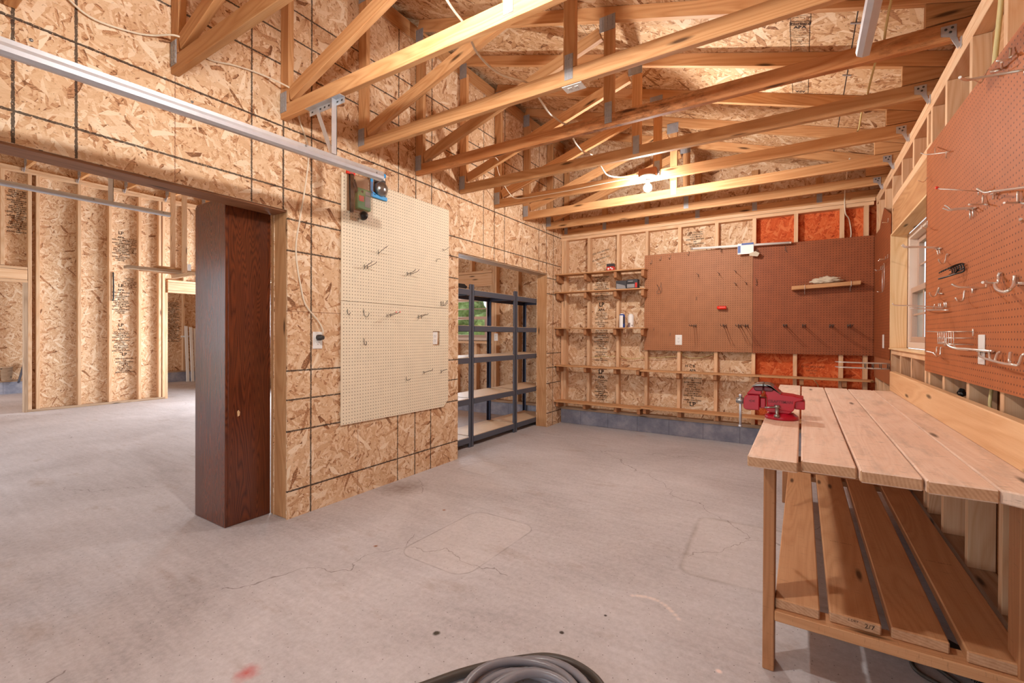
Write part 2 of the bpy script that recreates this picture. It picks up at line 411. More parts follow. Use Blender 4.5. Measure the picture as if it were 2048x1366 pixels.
def spot(x,y,r,amt,tone):
    global col
    d=g.n('VectorMath',[co,(x,y,0)],operation='DISTANCE').outputs['Value']
    d=g.math('ADD',d,g.math('MULTIPLY',g.math('SUBTRACT',g.noise(co,25,3),.5),r*.8))
    col=g.mix(g.math('MULTIPLY',g.math('SUBTRACT',1.0,g.math('DIVIDE',d,r),clamp=True),amt),col,srgb(*tone))
spot(-1.70,.875,.055,.8,(190,70,66)); spot(-1.272,1.419,.018,2,(70,64,54)); spot(-2.70,2.62,.22,.7,(120,100,88)); spot(-.836,1.706,.012,2,(60,50,44)); spot(-2.121,2.445,.016,1.4,(150,96,60)); spot(-2.092,1.812,.016,1.4,(140,90,56)); spot(-.724,1.915,.009,2,(60,48,42)); spot(-.252,1.826,.014,1.6,(236,214,206))
for k in range(13):
    q=k/12; spot(-.672+.225*q,2.133+.15*q-.217*q*q,.016,.9,(228,212,204))
g.bump(b,.12,.004); M['floor']=g.fin(col,.62,spec=.3)
# exterior greenery / fence
g=G('sunlit foliage'); co=g.objco(); n1=g.noise(co,5,5,.7,dim='3D'); n2=g.noise(co,1.1,2,dim='3D')
M['leaf']=g.fin(g.ramp(g.math('ADD',g.math('MULTIPLY',n1,.7),g.math('MULTIPLY',n2,.3)),[(.3,srgb(52,84,40)),(.5,srgb(120,158,84)),(.66,srgb(196,222,160))]),.7)
g=G('weathered grey fence'); uv=g.uv(); fx=g.math('FRACT',g.math('DIVIDE',g.sep(uv)[1],.14)); n1=g.noise(g.mapv(uv,(3,40,1)),1,3)
cc=g.ramp(n1,[(.3,srgb(150,160,170)),(.7,srgb(206,214,222))]); M['fence']=g.fin(g.mix(g.math('LESS_THAN',fx,.06),cc,srgb(70,74,80)),.8)
g=G('lawn'); co=g.objco(); M['lawn']=g.fin(g.ramp(g.noise(co,9,4),[(.3,srgb(80,104,56)),(.7,srgb(128,150,88))]),.9)

# measured pegboard hooks: board, label, group, wire radius, tip, polylines
HOOKS=[["L","long single wire hook, uppermost of the hooks on the cream pegboard",None,0.0022,0,[[[-2.86,2.491,1.911],[-2.86,2.492,1.875]],[[-2.86,2.492,1.883],[-2.796,2.492,1.915],[-2.754,2.492,1.932]]]],
["L","two-prong wire hook just below the top single hook on cream pegboard",None,0.0022,0,[[[-2.86,2.355,1.777],[-2.86,2.355,1.742]],[[-2.86,2.384,1.777],[-2.86,2.384,1.746]],[[-2.86,2.355,1.758],[-2.797,2.355,1.78],[-2.768,2.355,1.794]],[[-2.86,2.384,1.759],[-2.786,2.384,1.777],[-2.754,2.384,1.79]]]],
["L","two-prong wire hook right of centre in the upper cream pegboard",None,0.0022,0,[[[-2.86,2.81,1.773],[-2.86,2.81,1.743]],[[-2.86,2.846,1.777],[-2.86,2.846,1.747]],[[-2.86,2.81,1.756],[-2.795,2.81,1.768],[-2.762,2.81,1.79]],[[-2.86,2.846,1.76],[-2.789,2.846,1.772],[-2.758,2.846,1.79]]]],
["L","small wire hook poking over the right edge of the cream pegboard, highest there",None,0.0018,0,[[[-2.86,3.266,2.044],[-2.86,3.281,2.032]],[[-2.86,3.281,2.032],[-2.817,3.281,2.047],[-2.787,3.281,2.06]]]],
["L","tiny bent wire hook near the right edge of the upper cream pegboard",None,0.0018,0,[[[-2.86,3.177,1.909],[-2.86,3.183,1.933]],[[-2.86,3.183,1.933],[-2.829,3.183,1.937],[-2.817,3.183,1.927]]]],
["L","double wire J hook at the right end of the seam between cream pegboards",None,0.0022,0,[[[-2.86,3.245,1.552],[-2.86,3.245,1.515],[-2.836,3.242,1.509],[-2.821,3.253,1.523],[-2.816,3.275,1.557]],[[-2.86,3.273,1.554],[-2.86,3.273,1.516],[-2.836,3.27,1.511],[-2.821,3.278,1.529],[-2.816,3.286,1.558]]]],
["L","short wire J hook at the left edge just below the cream pegboard seam",None,0.0022,0,[[[-2.86,2.2,1.425],[-2.86,2.203,1.391],[-2.846,2.203,1.385],[-2.836,2.21,1.399]]]],
["L","wide wire J hook below the cream seam, second from the left edge",None,0.0022,0,[[[-2.86,2.349,1.428],[-2.86,2.354,1.39],[-2.846,2.359,1.371],[-2.836,2.37,1.378],[-2.831,2.378,1.402]]]],
["L","red-tipped two-prong hook in the middle below the cream seam",None,0.0022,1,[[[-2.86,2.583,1.403],[-2.86,2.583,1.379]],[[-2.86,2.621,1.405],[-2.86,2.621,1.38]],[[-2.86,2.583,1.391],[-2.79,2.583,1.404],[-2.75,2.583,1.417]],[[-2.86,2.621,1.39],[-2.791,2.621,1.407],[-2.748,2.621,1.419]]]],
["L","two-prong wire hook above the outlet cutout of the cream pegboard",None,0.0022,0,[[[-2.86,2.945,1.409],[-2.86,2.945,1.378]],[[-2.86,2.982,1.411],[-2.86,2.983,1.379]],[[-2.86,2.945,1.396],[-2.806,2.945,1.408],[-2.771,2.945,1.416]],[[-2.86,2.983,1.397],[-2.806,2.983,1.41],[-2.777,2.983,1.42]]]],
["L","small J hook alone at mid-left of the lower cream pegboard",None,0.0022,0,[[[-2.86,2.352,1.204],[-2.86,2.357,1.157]],[[-2.86,2.357,1.157],[-2.846,2.363,1.154],[-2.836,2.356,1.181]]]],
["L","single upturned hook low on the cream pegboard, under the outlet cutout",None,0.0022,0,[[[-2.86,3.014,0.909],[-2.86,3.02,0.882]],[[-2.86,3.02,0.894],[-2.802,3.02,0.912],[-2.767,3.02,0.918],[-2.759,3.02,0.934]]]],
["L","low wire hook reaching past the right edge of the lower cream pegboard",None,0.0022,0,[[[-2.86,3.245,0.904],[-2.86,3.249,0.875]],[[-2.86,3.249,0.887],[-2.82,3.249,0.905],[-2.79,3.249,0.914]]]],
["L","short L-shaped hook, lowest of all on the cream pegboard",None,0.0022,0,[[[-2.86,2.8,0.872],[-2.86,2.803,0.844]],[[-2.86,2.803,0.846],[-2.846,2.819,0.845],[-2.836,2.832,0.858]]]],
["B","small wire hook in the top left corner of the tan pegboard",None,0.002,0,[[[-1.599,5.759,2.185],[-1.598,5.759,2.147],[-1.604,5.745,2.133],[-1.612,5.73,2.151]]]],
["B","second small hook from the left along the tan pegboard top edge",None,0.002,0,[[[-1.484,5.759,2.219],[-1.484,5.759,2.182],[-1.489,5.745,2.168],[-1.498,5.73,2.185]]]],
["B","third small hook from the left along the tan pegboard top edge",None,0.002,0,[[[-1.371,5.759,2.227],[-1.371,5.759,2.191],[-1.376,5.745,2.177],[-1.385,5.73,2.194]]]],
["B","small hook at the tan pegboard top edge by the tube end",None,0.002,0,[[[-1.154,5.759,2.252],[-1.154,5.759,2.216],[-1.159,5.745,2.202],[-1.168,5.73,2.219]]]],
["B","short straight hook, left of three across the upper tan pegboard",None,0.002,0,[[[-1.046,5.759,1.972],[-1.046,5.759,1.939]],[[-1.046,5.759,1.957],[-1.046,5.636,1.967]]]],
["B","short straight hook, middle of three across the upper tan pegboard",None,0.002,0,[[[-0.818,5.759,1.971],[-0.818,5.759,1.939]],[[-0.818,5.759,1.957],[-0.818,5.611,1.962]]]],
["B","short straight hook, right of three across the upper tan pegboard",None,0.002,0,[[[-0.642,5.759,1.982],[-0.642,5.759,1.951]],[[-0.642,5.759,1.968],[-0.642,5.581,1.969]]]],
["B","short straight hook directly below the right upper one on tan pegboard",None,0.002,0,[[[-0.641,5.759,1.839],[-0.641,5.759,1.808]],[[-0.641,5.759,1.825],[-0.641,5.58,1.83]]]],
["B","tiny dark hook close to the right edge of the tan pegboard",None,0.002,0,[[[-0.534,5.759,1.844],[-0.534,5.759,1.813]],[[-0.534,5.759,1.83],[-0.534,5.551,1.832]]]],
["B","tiny pale wire pin in the middle of the tan pegboard",None,0.0018,0,[[[-1.068,5.759,1.705],[-1.067,5.759,1.667],[-1.07,5.745,1.666]]]],
["B","tiny pale wire pin above and left of the outlet on tan pegboard",None,0.0018,0,[[[-1.369,5.759,1.275],[-1.369,5.759,1.238],[-1.372,5.745,1.238]]]],
["B","tiny pale wire pin at the lower left of the tan pegboard",None,0.0018,0,[[[-1.568,5.759,1.337],[-1.567,5.759,1.306],[-1.568,5.745,1.306]]]],
["B","crossed tangle of bent wire hook at the left of the tan pegboard",None,0.002,0,[[[-1.531,5.759,1.874],[-1.478,5.735,1.77],[-1.527,5.725,1.765],[-1.478,5.745,1.857],[-1.472,5.745,1.77]],[[-1.482,5.759,1.899],[-1.478,5.745,1.857]]]],
["B","long double-prong hook above the outlet on the tan pegboard",None,0.0032,0,[[[-1.093,5.757,1.373],[-1.093,5.757,1.333]],[[-1.093,5.757,1.353],[-1.093,5.53,1.349],[-1.093,5.5,1.369]],[[-1.069,5.757,1.373],[-1.069,5.757,1.333]],[[-1.069,5.757,1.353],[-1.069,5.53,1.349],[-1.069,5.5,1.369]],[[-1.097,5.757,1.358],[-1.065,5.757,1.358]]]],
["B","long double-prong hook below the red object on tan pegboard",None,0.0032,0,[[[-0.764,5.757,1.371],[-0.764,5.757,1.331]],[[-0.764,5.757,1.351],[-0.764,5.53,1.347],[-0.764,5.5,1.367]],[[-0.74,5.757,1.371],[-0.74,5.757,1.331]],[[-0.74,5.757,1.351],[-0.74,5.53,1.347],[-0.74,5.5,1.367]],[[-0.768,5.757,1.356],[-0.736,5.757,1.356]]]],
["B","long double-prong hook, second from the right edge of tan pegboard",None,0.0032,0,[[[-0.611,5.757,1.37],[-0.611,5.757,1.33]],[[-0.611,5.757,1.35],[-0.611,5.53,1.346],[-0.611,5.5,1.366]],[[-0.587,5.757,1.37],[-0.587,5.757,1.33]],[[-0.587,5.757,1.35],[-0.587,5.53,1.346],[-0.587,5.5,1.366]],[[-0.615,5.757,1.355],[-0.583,5.757,1.355]]]],
["B","long double-prong hook nearest the right edge of tan pegboard",None,0.0032,0,[[[-0.542,5.757,1.37],[-0.542,5.757,1.33]],[[-0.542,5.757,1.35],[-0.542,5.53,1.346],[-0.542,5.5,1.366]],[[-0.518,5.757,1.37],[-0.518,5.757,1.33]],[[-0.518,5.757,1.35],[-0.518,5.53,1.346],[-0.518,5.5,1.366]],[[-0.546,5.757,1.355],[-0.514,5.757,1.355]]]],
["B","long double-prong hook, leftmost in the row on the dark brown pegboard",None,0.0032,0,[[[-0.166,5.757,1.368],[-0.166,5.757,1.328]],[[-0.166,5.757,1.348],[-0.166,5.53,1.344],[-0.166,5.5,1.364]],[[-0.142,5.757,1.368],[-0.142,5.757,1.328]],[[-0.142,5.757,1.348],[-0.142,5.53,1.344],[-0.142,5.5,1.364]],[[-0.17,5.757,1.353],[-0.138,5.757,1.353]]]],
["B","long double-prong hook, second in the row on the dark brown pegboard",None,0.0032,0,[[[0.003,5.757,1.367],[0.003,5.757,1.327]],[[0.003,5.757,1.347],[0.003,5.53,1.343],[0.003,5.5,1.363]],[[0.027,5.757,1.367],[0.027,5.757,1.327]],[[0.027,5.757,1.347],[0.027,5.53,1.343],[0.027,5.5,1.363]],[[-0.001,5.757,1.352],[0.031,5.757,1.352]]]],
["B","long double-prong hook, third in the row on the dark brown pegboard",None,0.0032,0,[[[0.24,5.757,1.365],[0.24,5.757,1.325]],[[0.24,5.757,1.345],[0.24,5.53,1.341],[0.24,5.5,1.361]],[[0.264,5.757,1.365],[0.264,5.757,1.325]],[[0.264,5.757,1.345],[0.264,5.53,1.341],[0.264,5.5,1.361]],[[0.236,5.757,1.35],[0.268,5.757,1.35]]]],
["B","long double-prong hook nearest the corner on the dark brown pegboard",None,0.0032,0,[[[0.391,5.757,1.364],[0.391,5.757,1.324]],[[0.391,5.757,1.344],[0.391,5.53,1.34],[0.391,5.5,1.36]],[[0.415,5.757,1.364],[0.415,5.757,1.324]],[[0.415,5.757,1.344],[0.415,5.53,1.34],[0.415,5.5,1.36]],[[0.387,5.757,1.349],[0.419,5.757,1.349]]]],
["B","small hook at the left edge of the dark brown pegboard below the tube",None,0.002,0,[[[-0.429,5.759,1.841],[-0.429,5.759,1.802],[-0.437,5.735,1.811]],[[-0.429,5.759,1.836],[-0.438,5.745,1.885]]]],
["B","hook holding the tube at the seam between tan and brown pegboards",None,0.002,0,[[[-0.422,5.759,2.198],[-0.42,5.735,2.161],[-0.428,5.72,2.165],[-0.428,5.715,2.203]]]],
["B","wire hook just right of the white tube end on brown pegboard",None,0.002,0,[[[-0.16,5.759,2.211],[-0.156,5.759,2.167],[-0.139,5.745,2.142]]]],
["B","hook holding up the left part of the white tube on tan pegboard",None,0.002,0,[[[-0.795,5.759,2.245],[-0.792,5.735,2.206],[-0.8,5.72,2.211],[-0.8,5.715,2.25]]]],
["B","left wire bracket under the small wooden ledge on brown pegboard",None,0.0022,0,[[[0.012,5.759,1.768],[0.012,5.761,1.688]],[[0.012,5.759,1.698],[0.012,114.879,10.502],[0.012,-6.462,0.712],[0.012,-6.309,0.684]]]],
["B","right wire bracket under the small wooden ledge on brown pegboard",None,0.0022,0,[[[0.4,5.759,1.757],[0.401,5.761,1.671]],[[0.4,5.759,1.686],[0.4,5.639,1.684],[0.4,5.528,1.68],[0.4,5.534,1.736]]]],
["N","small L hook at the cut top of the narrow corner pegboard",None,0.0025,0,[[[0.592,4.829,2.214],[0.592,4.853,2.186],[0.558,4.716,2.16],[0.538,4.693,2.157]]]],
["N","double L hook on the narrow corner pegboard, upper pair",None,0.0022,0,[[[0.592,4.837,1.917],[0.592,4.862,1.887],[0.548,4.72,1.865],[0.518,4.65,1.857]],[[0.592,4.958,1.918],[0.592,4.97,1.89],[0.548,4.831,1.868],[0.528,4.797,1.867]]]],
["N","double L hook on the narrow corner pegboard, lower pair",None,0.0022,0,[[[0.592,5.01,1.861],[0.588,5.103,1.83],[0.558,5.064,1.819],[0.528,5.007,1.816]],[[0.592,5.215,1.866],[0.588,5.24,1.834],[0.548,5.131,1.823]]]],
["N","long thin hanging wire rod with hooked foot on the narrow corner pegboard",None,0.002,0,[[[0.592,5.067,1.873],[0.578,4.905,1.84],[0.578,4.908,1.672],[0.578,5.004,1.621],[0.548,4.961,1.621],[0.538,4.978,1.625]],[[0.592,5.125,1.868],[0.583,5.048,1.629]]]],
["R","thick silver single hook along the top right pegboard edge, pale and longest",None,0.0045,0,[[[0.57,2.028,2.062],[0.52,2.036,2.068],[0.45,2.028,2.068],[0.435,2.008,2.062],[0.42,1.976,2.055],[0.41,1.952,2.051]],[[0.594,2.099,2.108],[0.592,2.091,2.07]]]],
["R","thin bent wire hook under the thick silver hook at pegboard top edge",None,0.002,0,[[[0.594,2.459,2.266],[0.58,2.437,2.231],[0.555,2.371,2.186],[0.54,2.343,2.183],[0.515,2.28,2.167]]]],
["R","small wire angle hook at the very top of the big rust pegboard",None,0.0035,0,[[[0.594,2.228,2.226],[0.588,2.21,2.189],[0.57,2.16,2.161],[0.54,2.153,2.162]],[[0.594,2.185,2.186],[0.58,2.18,2.174]],[[0.57,2.219,2.183],[0.594,2.314,2.197],[0.58,2.301,2.191],[0.594,2.42,2.241]]]],
["R","wire hook near the window header at the rust pegboard left edge, upper",None,0.0025,0,[[[0.594,2.985,2.135],[0.58,2.972,2.128],[0.55,3.054,2.154],[0.525,3.062,2.159],[0.52,3.1,2.174],[0.51,3.11,2.186]],[[0.588,3.018,2.146],[0.594,3.047,2.122]],[[0.594,3.272,2.253],[0.56,3.089,2.172]]]],
["R","tiny wire hook at the left edge of the rust pegboard below the header",None,0.0018,0,[[[0.594,3.446,2.146],[0.58,3.413,2.119],[0.565,3.387,2.106],[0.55,3.373,2.109],[0.54,3.363,2.112]]]],
["R","red-tipped long thin hook high on the rust pegboard",None,0.0024,1,[[[0.594,2.552,1.835],[0.594,2.551,1.81]],[[0.592,2.543,1.823],[0.53,2.505,1.829],[0.48,2.524,1.846],[0.472,2.53,1.851],[0.465,2.534,1.857]]]],
["R","thick silver hook in the upper right, right of the red-tipped hook",None,0.004,0,[[[0.525,1.826,1.655],[0.54,1.979,1.689],[0.565,2.249,1.75],[0.555,2.3,1.761],[0.55,2.312,1.767],[0.54,2.334,1.786]],[[0.565,2.254,1.752],[0.588,2.351,1.766],[0.594,2.381,1.751]],[[0.594,2.406,1.776],[0.59,2.358,1.766],[0.594,2.354,1.766]]]],
["R","L-shaped silver hook between the thick hook and double prong hook",None,0.0035,0,[[[0.594,2.495,1.794],[0.59,2.48,1.763],[0.58,2.46,1.753],[0.54,2.434,1.752]],[[0.594,2.501,1.762],[0.594,2.449,1.747]]]],
["R","L-shaped silver hook at the picture edge beside the thick silver hook",None,0.0035,0,[[[0.594,2.152,1.718],[0.59,2.138,1.682],[0.58,2.12,1.675],[0.54,2.067,1.668]],[[0.594,2.151,1.683],[0.594,2.095,1.664]]]],
["R","large double-prong hook at upper middle of the rust pegboard",None,0.003,0,[[[0.594,2.656,1.773],[0.594,2.655,1.739]],[[0.594,2.619,1.77],[0.594,2.618,1.739]],[[0.594,2.701,1.785],[0.594,2.587,1.769]],[[0.59,2.642,1.777],[0.552,2.642,1.779],[0.527,2.642,1.779],[0.519,2.642,1.784],[0.505,2.642,1.792]],[[0.59,2.602,1.772],[0.551,2.602,1.776],[0.523,2.602,1.776],[0.516,2.602,1.784],[0.503,2.602,1.796]]]],
["R","stubby grey hook at the picture edge below the L hooks",None,0.0045,0,[[[0.594,2.07,1.605],[0.57,2.016,1.594],[0.55,1.967,1.589],[0.545,1.953,1.591]]]],
["R","double-prong hook reaching across the window from the rust pegboard",None,0.003,0,[[[0.594,3.213,1.703],[0.594,3.191,1.668]],[[0.594,3.172,1.699],[0.594,3.151,1.667]],[[0.594,3.245,1.705],[0.594,3.132,1.692]],[[0.59,3.192,1.701],[0.523,3.192,1.712],[0.466,3.192,1.717],[0.458,3.192,1.721],[0.447,3.192,1.731]],[[0.59,3.151,1.7],[0.52,3.151,1.71],[0.464,3.151,1.716],[0.456,3.151,1.719],[0.446,3.151,1.73]]]],
["R","J hook at the rust pegboard left edge in front of the window top",None,0.0025,0,[[[0.594,3.436,1.897],[0.594,3.441,1.867],[0.58,3.377,1.844],[0.56,3.309,1.831],[0.545,3.268,1.831],[0.54,3.269,1.84]]]],
["R","J hook directly above the black wire rack",None,0.003,0,[[[0.594,3.002,1.641],[0.594,3.025,1.642],[0.594,3.047,1.614],[0.58,2.998,1.596],[0.565,2.966,1.594],[0.555,2.952,1.602],[0.55,2.944,1.612]]]],
["R","J hook left of a second J hook, under the black wire rack, by the window",None,0.0032,0,[[[0.594,3.103,1.458],[0.594,3.173,1.466],[0.594,3.154,1.489],[0.59,3.153,1.488],[0.588,3.192,1.458],[0.575,3.163,1.447],[0.56,3.123,1.446],[0.55,3.105,1.455],[0.545,3.093,1.463]]]],
["R","J hook below the black wire rack, the lower right one of two",None,0.0035,0,[[[0.594,2.711,1.438],[0.59,2.707,1.437],[0.588,2.711,1.404],[0.575,2.679,1.392],[0.56,2.645,1.39],[0.55,2.627,1.395],[0.545,2.626,1.406]]]],
["R","long thin straight hook ending in an upright stem beside the U hook",None,0.0035,0,[[[0.594,2.446,1.454],[0.588,2.422,1.431],[0.58,2.41,1.425],[0.54,2.378,1.426],[0.5,2.37,1.43],[0.48,2.369,1.442]],[[0.594,2.649,1.446],[0.594,2.583,1.439]],[[0.594,2.612,1.442],[0.594,2.616,1.421]]]],
["R","big U-shaped hook at the right side of the rust pegboard",None,0.005,0,[[[0.594,2.305,1.47],[0.592,2.31,1.458],[0.58,2.265,1.435],[0.58,2.304,1.432],[0.54,2.265,1.434]],[[0.55,2.18,1.418],[0.53,2.091,1.399],[0.525,2.04,1.386],[0.525,1.998,1.379],[0.53,1.977,1.383],[0.56,2.058,1.401],[0.59,2.158,1.422],[0.594,2.173,1.445]],[[0.594,2.177,1.42],[0.594,2.096,1.411]]]],
["R","cluster hook with three upright loops and prongs across the lower window",None,0.0028,0,[[[0.588,2.958,1.368],[0.58,3.276,1.382],[0.594,3.427,1.39]],[[0.59,3.249,1.39],[0.59,3.228,1.411]],[[0.59,3.139,1.387],[0.59,3.142,1.411]],[[0.59,3.104,1.385],[0.59,3.107,1.41]],[[0.59,3.032,1.383],[0.59,3.031,1.411]],[[0.59,3.0,1.383],[0.59,2.999,1.41]],[[0.59,3.023,1.383],[0.529,3.023,1.389],[0.469,3.023,1.396],[0.403,3.023,1.4],[0.391,3.023,1.411]],[[0.59,3.041,1.376],[0.533,3.041,1.377],[0.46,3.041,1.385]]]],
["R","small silver cross clip between the wire basket and double J hooks",None,0.0028,0,[[[0.594,3.041,1.234],[0.594,3.045,1.193]],[[0.594,3.019,1.234],[0.594,3.021,1.195]],[[0.57,3.035,1.212],[0.59,2.971,1.213]]]],
["R","double J hook below the window corner at left of the rust pegboard",None,0.003,0,[[[0.594,3.178,1.185],[0.592,3.188,1.184],[0.59,3.181,1.158],[0.58,3.142,1.151],[0.565,3.086,1.152],[0.555,3.058,1.161]],[[0.594,3.098,1.187],[0.592,3.107,1.184],[0.588,3.089,1.153],[0.58,3.071,1.143],[0.565,3.031,1.143],[0.555,3.022,1.151],[0.55,3.035,1.16],[0.53,3.071,1.166]]]],
["R","long curved rod hook sweeping over the white blank plate",None,0.0045,0,[[[0.58,2.317,1.189],[0.56,2.369,1.19],[0.54,2.457,1.193],[0.525,2.515,1.193],[0.515,2.547,1.199],[0.51,2.568,1.207]],[[0.55,2.665,1.2],[0.56,2.668,1.188],[0.57,2.566,1.188]]]],
["R","row hook with five upright loops in the bottom right of rust pegboard",None,0.0042,0,[[[0.58,2.465,1.177],[0.57,2.411,1.166],[0.565,2.307,1.159],[0.56,2.212,1.156],[0.56,2.129,1.153],[0.56,2.057,1.153],[0.57,2.046,1.154],[0.588,2.084,1.18],[0.594,2.082,1.188]],[[0.594,2.525,1.184],[0.58,2.45,1.164]],[[0.594,2.41,1.187],[0.58,2.342,1.159]],[[0.594,2.292,1.185],[0.588,2.293,1.183],[0.57,2.251,1.156]],[[0.594,2.196,1.186],[0.59,2.188,1.185],[0.57,2.119,1.159]],[[0.594,2.543,1.182],[0.594,2.368,1.187]]]]]
# light levels
SKY=1.5; P_DOOR=20; P_GAR=60; P_STORE=130; BULB_E=1850; EXPO=-0.04; P_RW=170; P_RF=430
# ------------------------------------------------------------------ stamps printed on boards
def stamp(parent,org,ud,vd,lines,box=None,name='grade_stamp',mat='ink'):
    """text printed on a board; org world point, ud/vd unit directions, lines (text,size,u,v)"""
    ud=Vector(ud);vd=Vector(vd);nd=ud.cross(vd); org=Vector(org)+nd*.0012
    mb=MB(); dg=None
    for txt,size,u0,v0,*bold in lines:
        cu=bpy.data.curves.new('t','FONT'); cu.body=txt; cu.size=size; cu.align_x='CENTER'; cu.resolution_u=2
        if bold: cu.offset=bold[0]*size
        ob=bpy.data.objects.new('t',cu); C.objects.link(ob)
        dg=bpy.context.evaluated_depsgraph_get(); me=bpy.data.meshes.new_from_object(ob.evaluated_get(dg))
        b=len(mb.v)
        for v in me.vertices: mb.v.append(tuple(org+ud*(v.co.x+u0)+vd*(v.co.y+v0)))
        for p in me.polygons: mb.face([b+i for i in p.vertices],[(0,0)]*len(p.vertices))
        bpy.data.objects.remove(ob); bpy.data.curves.remove(cu); bpy.data.meshes.remove(me)
    def rect(u0,u1,v0,v1):
        b=len(mb.v)
        for u,v in((u0,v0),(u1,v0),(u1,v1),(u0,v1)): mb.v.append(tuple(org+ud*u+vd*v))
        mb.face([b,b+1,b+2,b+3],[(0,0)]*4)
    if box:
        u0,u1,v0,v1,t=box[:5]
        rect(u0,u0+t,v0,v1);rect(u1-t,u1,v0,v1);rect(u0,u1,v0,v0+t);rect(u0,u1,v1-t,v1)
        for v in box[5:]: rect(u0,u1,v,v+t*.7)
    return mb.build(name,M[mat],parent)
FINE=['RATED SHEATHING','24/16  7/16 INCH','SIZED FOR SPACING','EXPOSURE 1','THIS SIDE DOWN','000','PRP-108','HUD-UM-40']
def column_lines(top,n,size=.02,step=.026,w=0):
    return [(FINE[(i*3+w)%8],size*1.15,0,top-i*step,.025) for i in range(n)]

# ------------------------------------------------------------------ room shell
XL=-2.88; YB=5.79; XR=.615
deckz=lambda x:3.10-.316*(x+.024)
mb=MB(); mb.panel(-14.2,1.2,-1.45,6.2,-.1,0); fl=mb.build('floor',M['floor']); tag(fl,kind='structure')

# left partition wall: flakeboard skin with two openings
wl=struct('wall_left',(XL,0,0))
mb=MB(); x0,x1=XL-.012,XL
for y0,y1,z0,z1 in ((-1.3,.27,0,3.81),(.27,1.742,2.057,3.81),(1.742,3.52,0,3.81),(3.52,5.395,2.057,3.81),(5.395,5.88,0,3.81)):
    mb.panel(x0,x1,y0,y1,z0,z1)
mb.build('sheathing',M['osb_marked'],wl)
mb=MB()
for y0,y1,z0,z1 in ((-1.3,.27,0,4.3),(.27,1.742,2.057,4.3),(1.742,3.52,0,4.3),(3.52,5.395,2.057,4.3),(5.395,5.88,0,4.3)):
    mb.panel(XL-.166,XL-.158,y0,y1,z0,z1)
mb.build('sheathing',M['osb'],wl)
mb=MB(); mb.box(XL-.158,XL-.012,-1.3,.27,0,.03); mb.box(XL-.158,XL-.012,1.76,3.50,0,.03); mb.box(XL-.158,XL-.012,5.42,5.88,0,.03); mb.build('sole_plate',M['pine'],wl)
def beamobj(name,parent,a,m='pine',bevel=.002,grain=None):
    mb=MB(); mb.box(*a,grain); return mb.build(name,M[m],parent,bevel)
for y0,y1 in ((.2,1.78),(3.48,5.43)): beamobj('header',wl,(XL-.158,XL-.0125,y0,y1,2.062,2.30),'jamb')
for y in (.237,1.747,3.482,5.40): beamobj('jamb',wl,(XL-(.202 if y==1.747 else .172),XL-.0125,y,y+.034,0.001,2.06),'jamb',.003,2)
beamobj('jamb',wl,(XL-.158,XL-.0125,5.436,5.475,0.001,2.06),'pine',.003,2)
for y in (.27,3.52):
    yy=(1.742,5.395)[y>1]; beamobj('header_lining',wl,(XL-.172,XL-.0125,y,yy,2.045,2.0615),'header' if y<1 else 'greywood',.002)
beamobj('ledger',wl,(XL-.04,XL,-1.3,5.88,3.815,3.95),'truss')
# wall posts of the long stretches above the openings stay inside the wall

# back wall: sheathing, studs, plates, block footing
wb=struct('wall_back',(-1,YB,0))
WX=(-6.3,-4.14); WZ=(1.145,1.86); VX=(-9.3,-7.6); VZ=(.95,2.0)
mb=MB(); y0,y1=YB+.09,YB+.10
for a0,a1,z0,z1 in ((-14,VX[0],.2,4.9),(VX[0],VX[1],.2,VZ[0]),(VX[0],VX[1],VZ[1],4.9),(VX[1],WX[0],.2,4.9),(WX[0],WX[1],.2,WZ[0]),(WX[0],WX[1],WZ[1],4.9),(WX[1],-.465,.2,4.9)): mb.panel(a0,a1,y0,y1,z0,z1)
mb.panel(-.465,.72,y0,y1,2.63,4.9)
mb.build('sheathing',M['osb'],wb)
mb=MB(); mb.panel(-.465,.72,y0,y1,.2,2.63); o=mb.build('sheathing',M['osb_red'],wb); o['label']='red dyed flakeboard sheathing'
def stud(parent,x,y,z0,z1,along='x',w=.038,d=.089,m='pine'):
    if along=='x': a=(x,x+w,y,y+d,z0,z1)
    else: a=(x,x+d,y,y+w,z0,z1)
    return beamobj('stud',parent,a,m,.0015,2)
for x in (-2.872,-2.832,-2.478,-2.066,-1.69,-1.289,-.872,-.481,-.082,.322,.522): stud(wb,x,YB,.235,2.56)
for x in (-4.062,-4.02,-3.62,-3.23): stud(wb,x,YB,.235,4.3)
for x in (-6.4,-6.8,-7.2,-7.56,-9.4,-9.8): stud(wb,x,YB,.235,4.3)
beamobj('top_plate',wb,(-2.88,.60,YB,YB+.089,2.56,2.596)); beamobj('top_plate',wb,(-2.88,.61,YB,YB+.089,2.5985,2.634))
beamobj('sill_plate',wb,(-14,.61,YB,YB+.089,.197,.235),'greywood')
beamobj('header',wb,(-6.36,-4.065,YB,YB+.089,2.0,2.2)); beamobj('header',wb,(-6.36,-4.065,YB-.006,YB+.089,2.205,2.243))
beamobj('window_sill_plate',wb,(-6.36,-4.065,YB-.005,YB+.089,1.095,1.135))
for x in (-5.2,-4.8,-4.4): stud(wb,x,YB,.235,1.095)
for x in (-4.5,-4.9): stud(wb,x,YB,2.245,4.2)
for x in (-4.10,): stud(wb,x,YB,.235,2.0)
mb=MB(); mb.panel(-14,.62,YB+.03,YB+.25,0,.197); mb.build('block_footing',M['block'],wb)
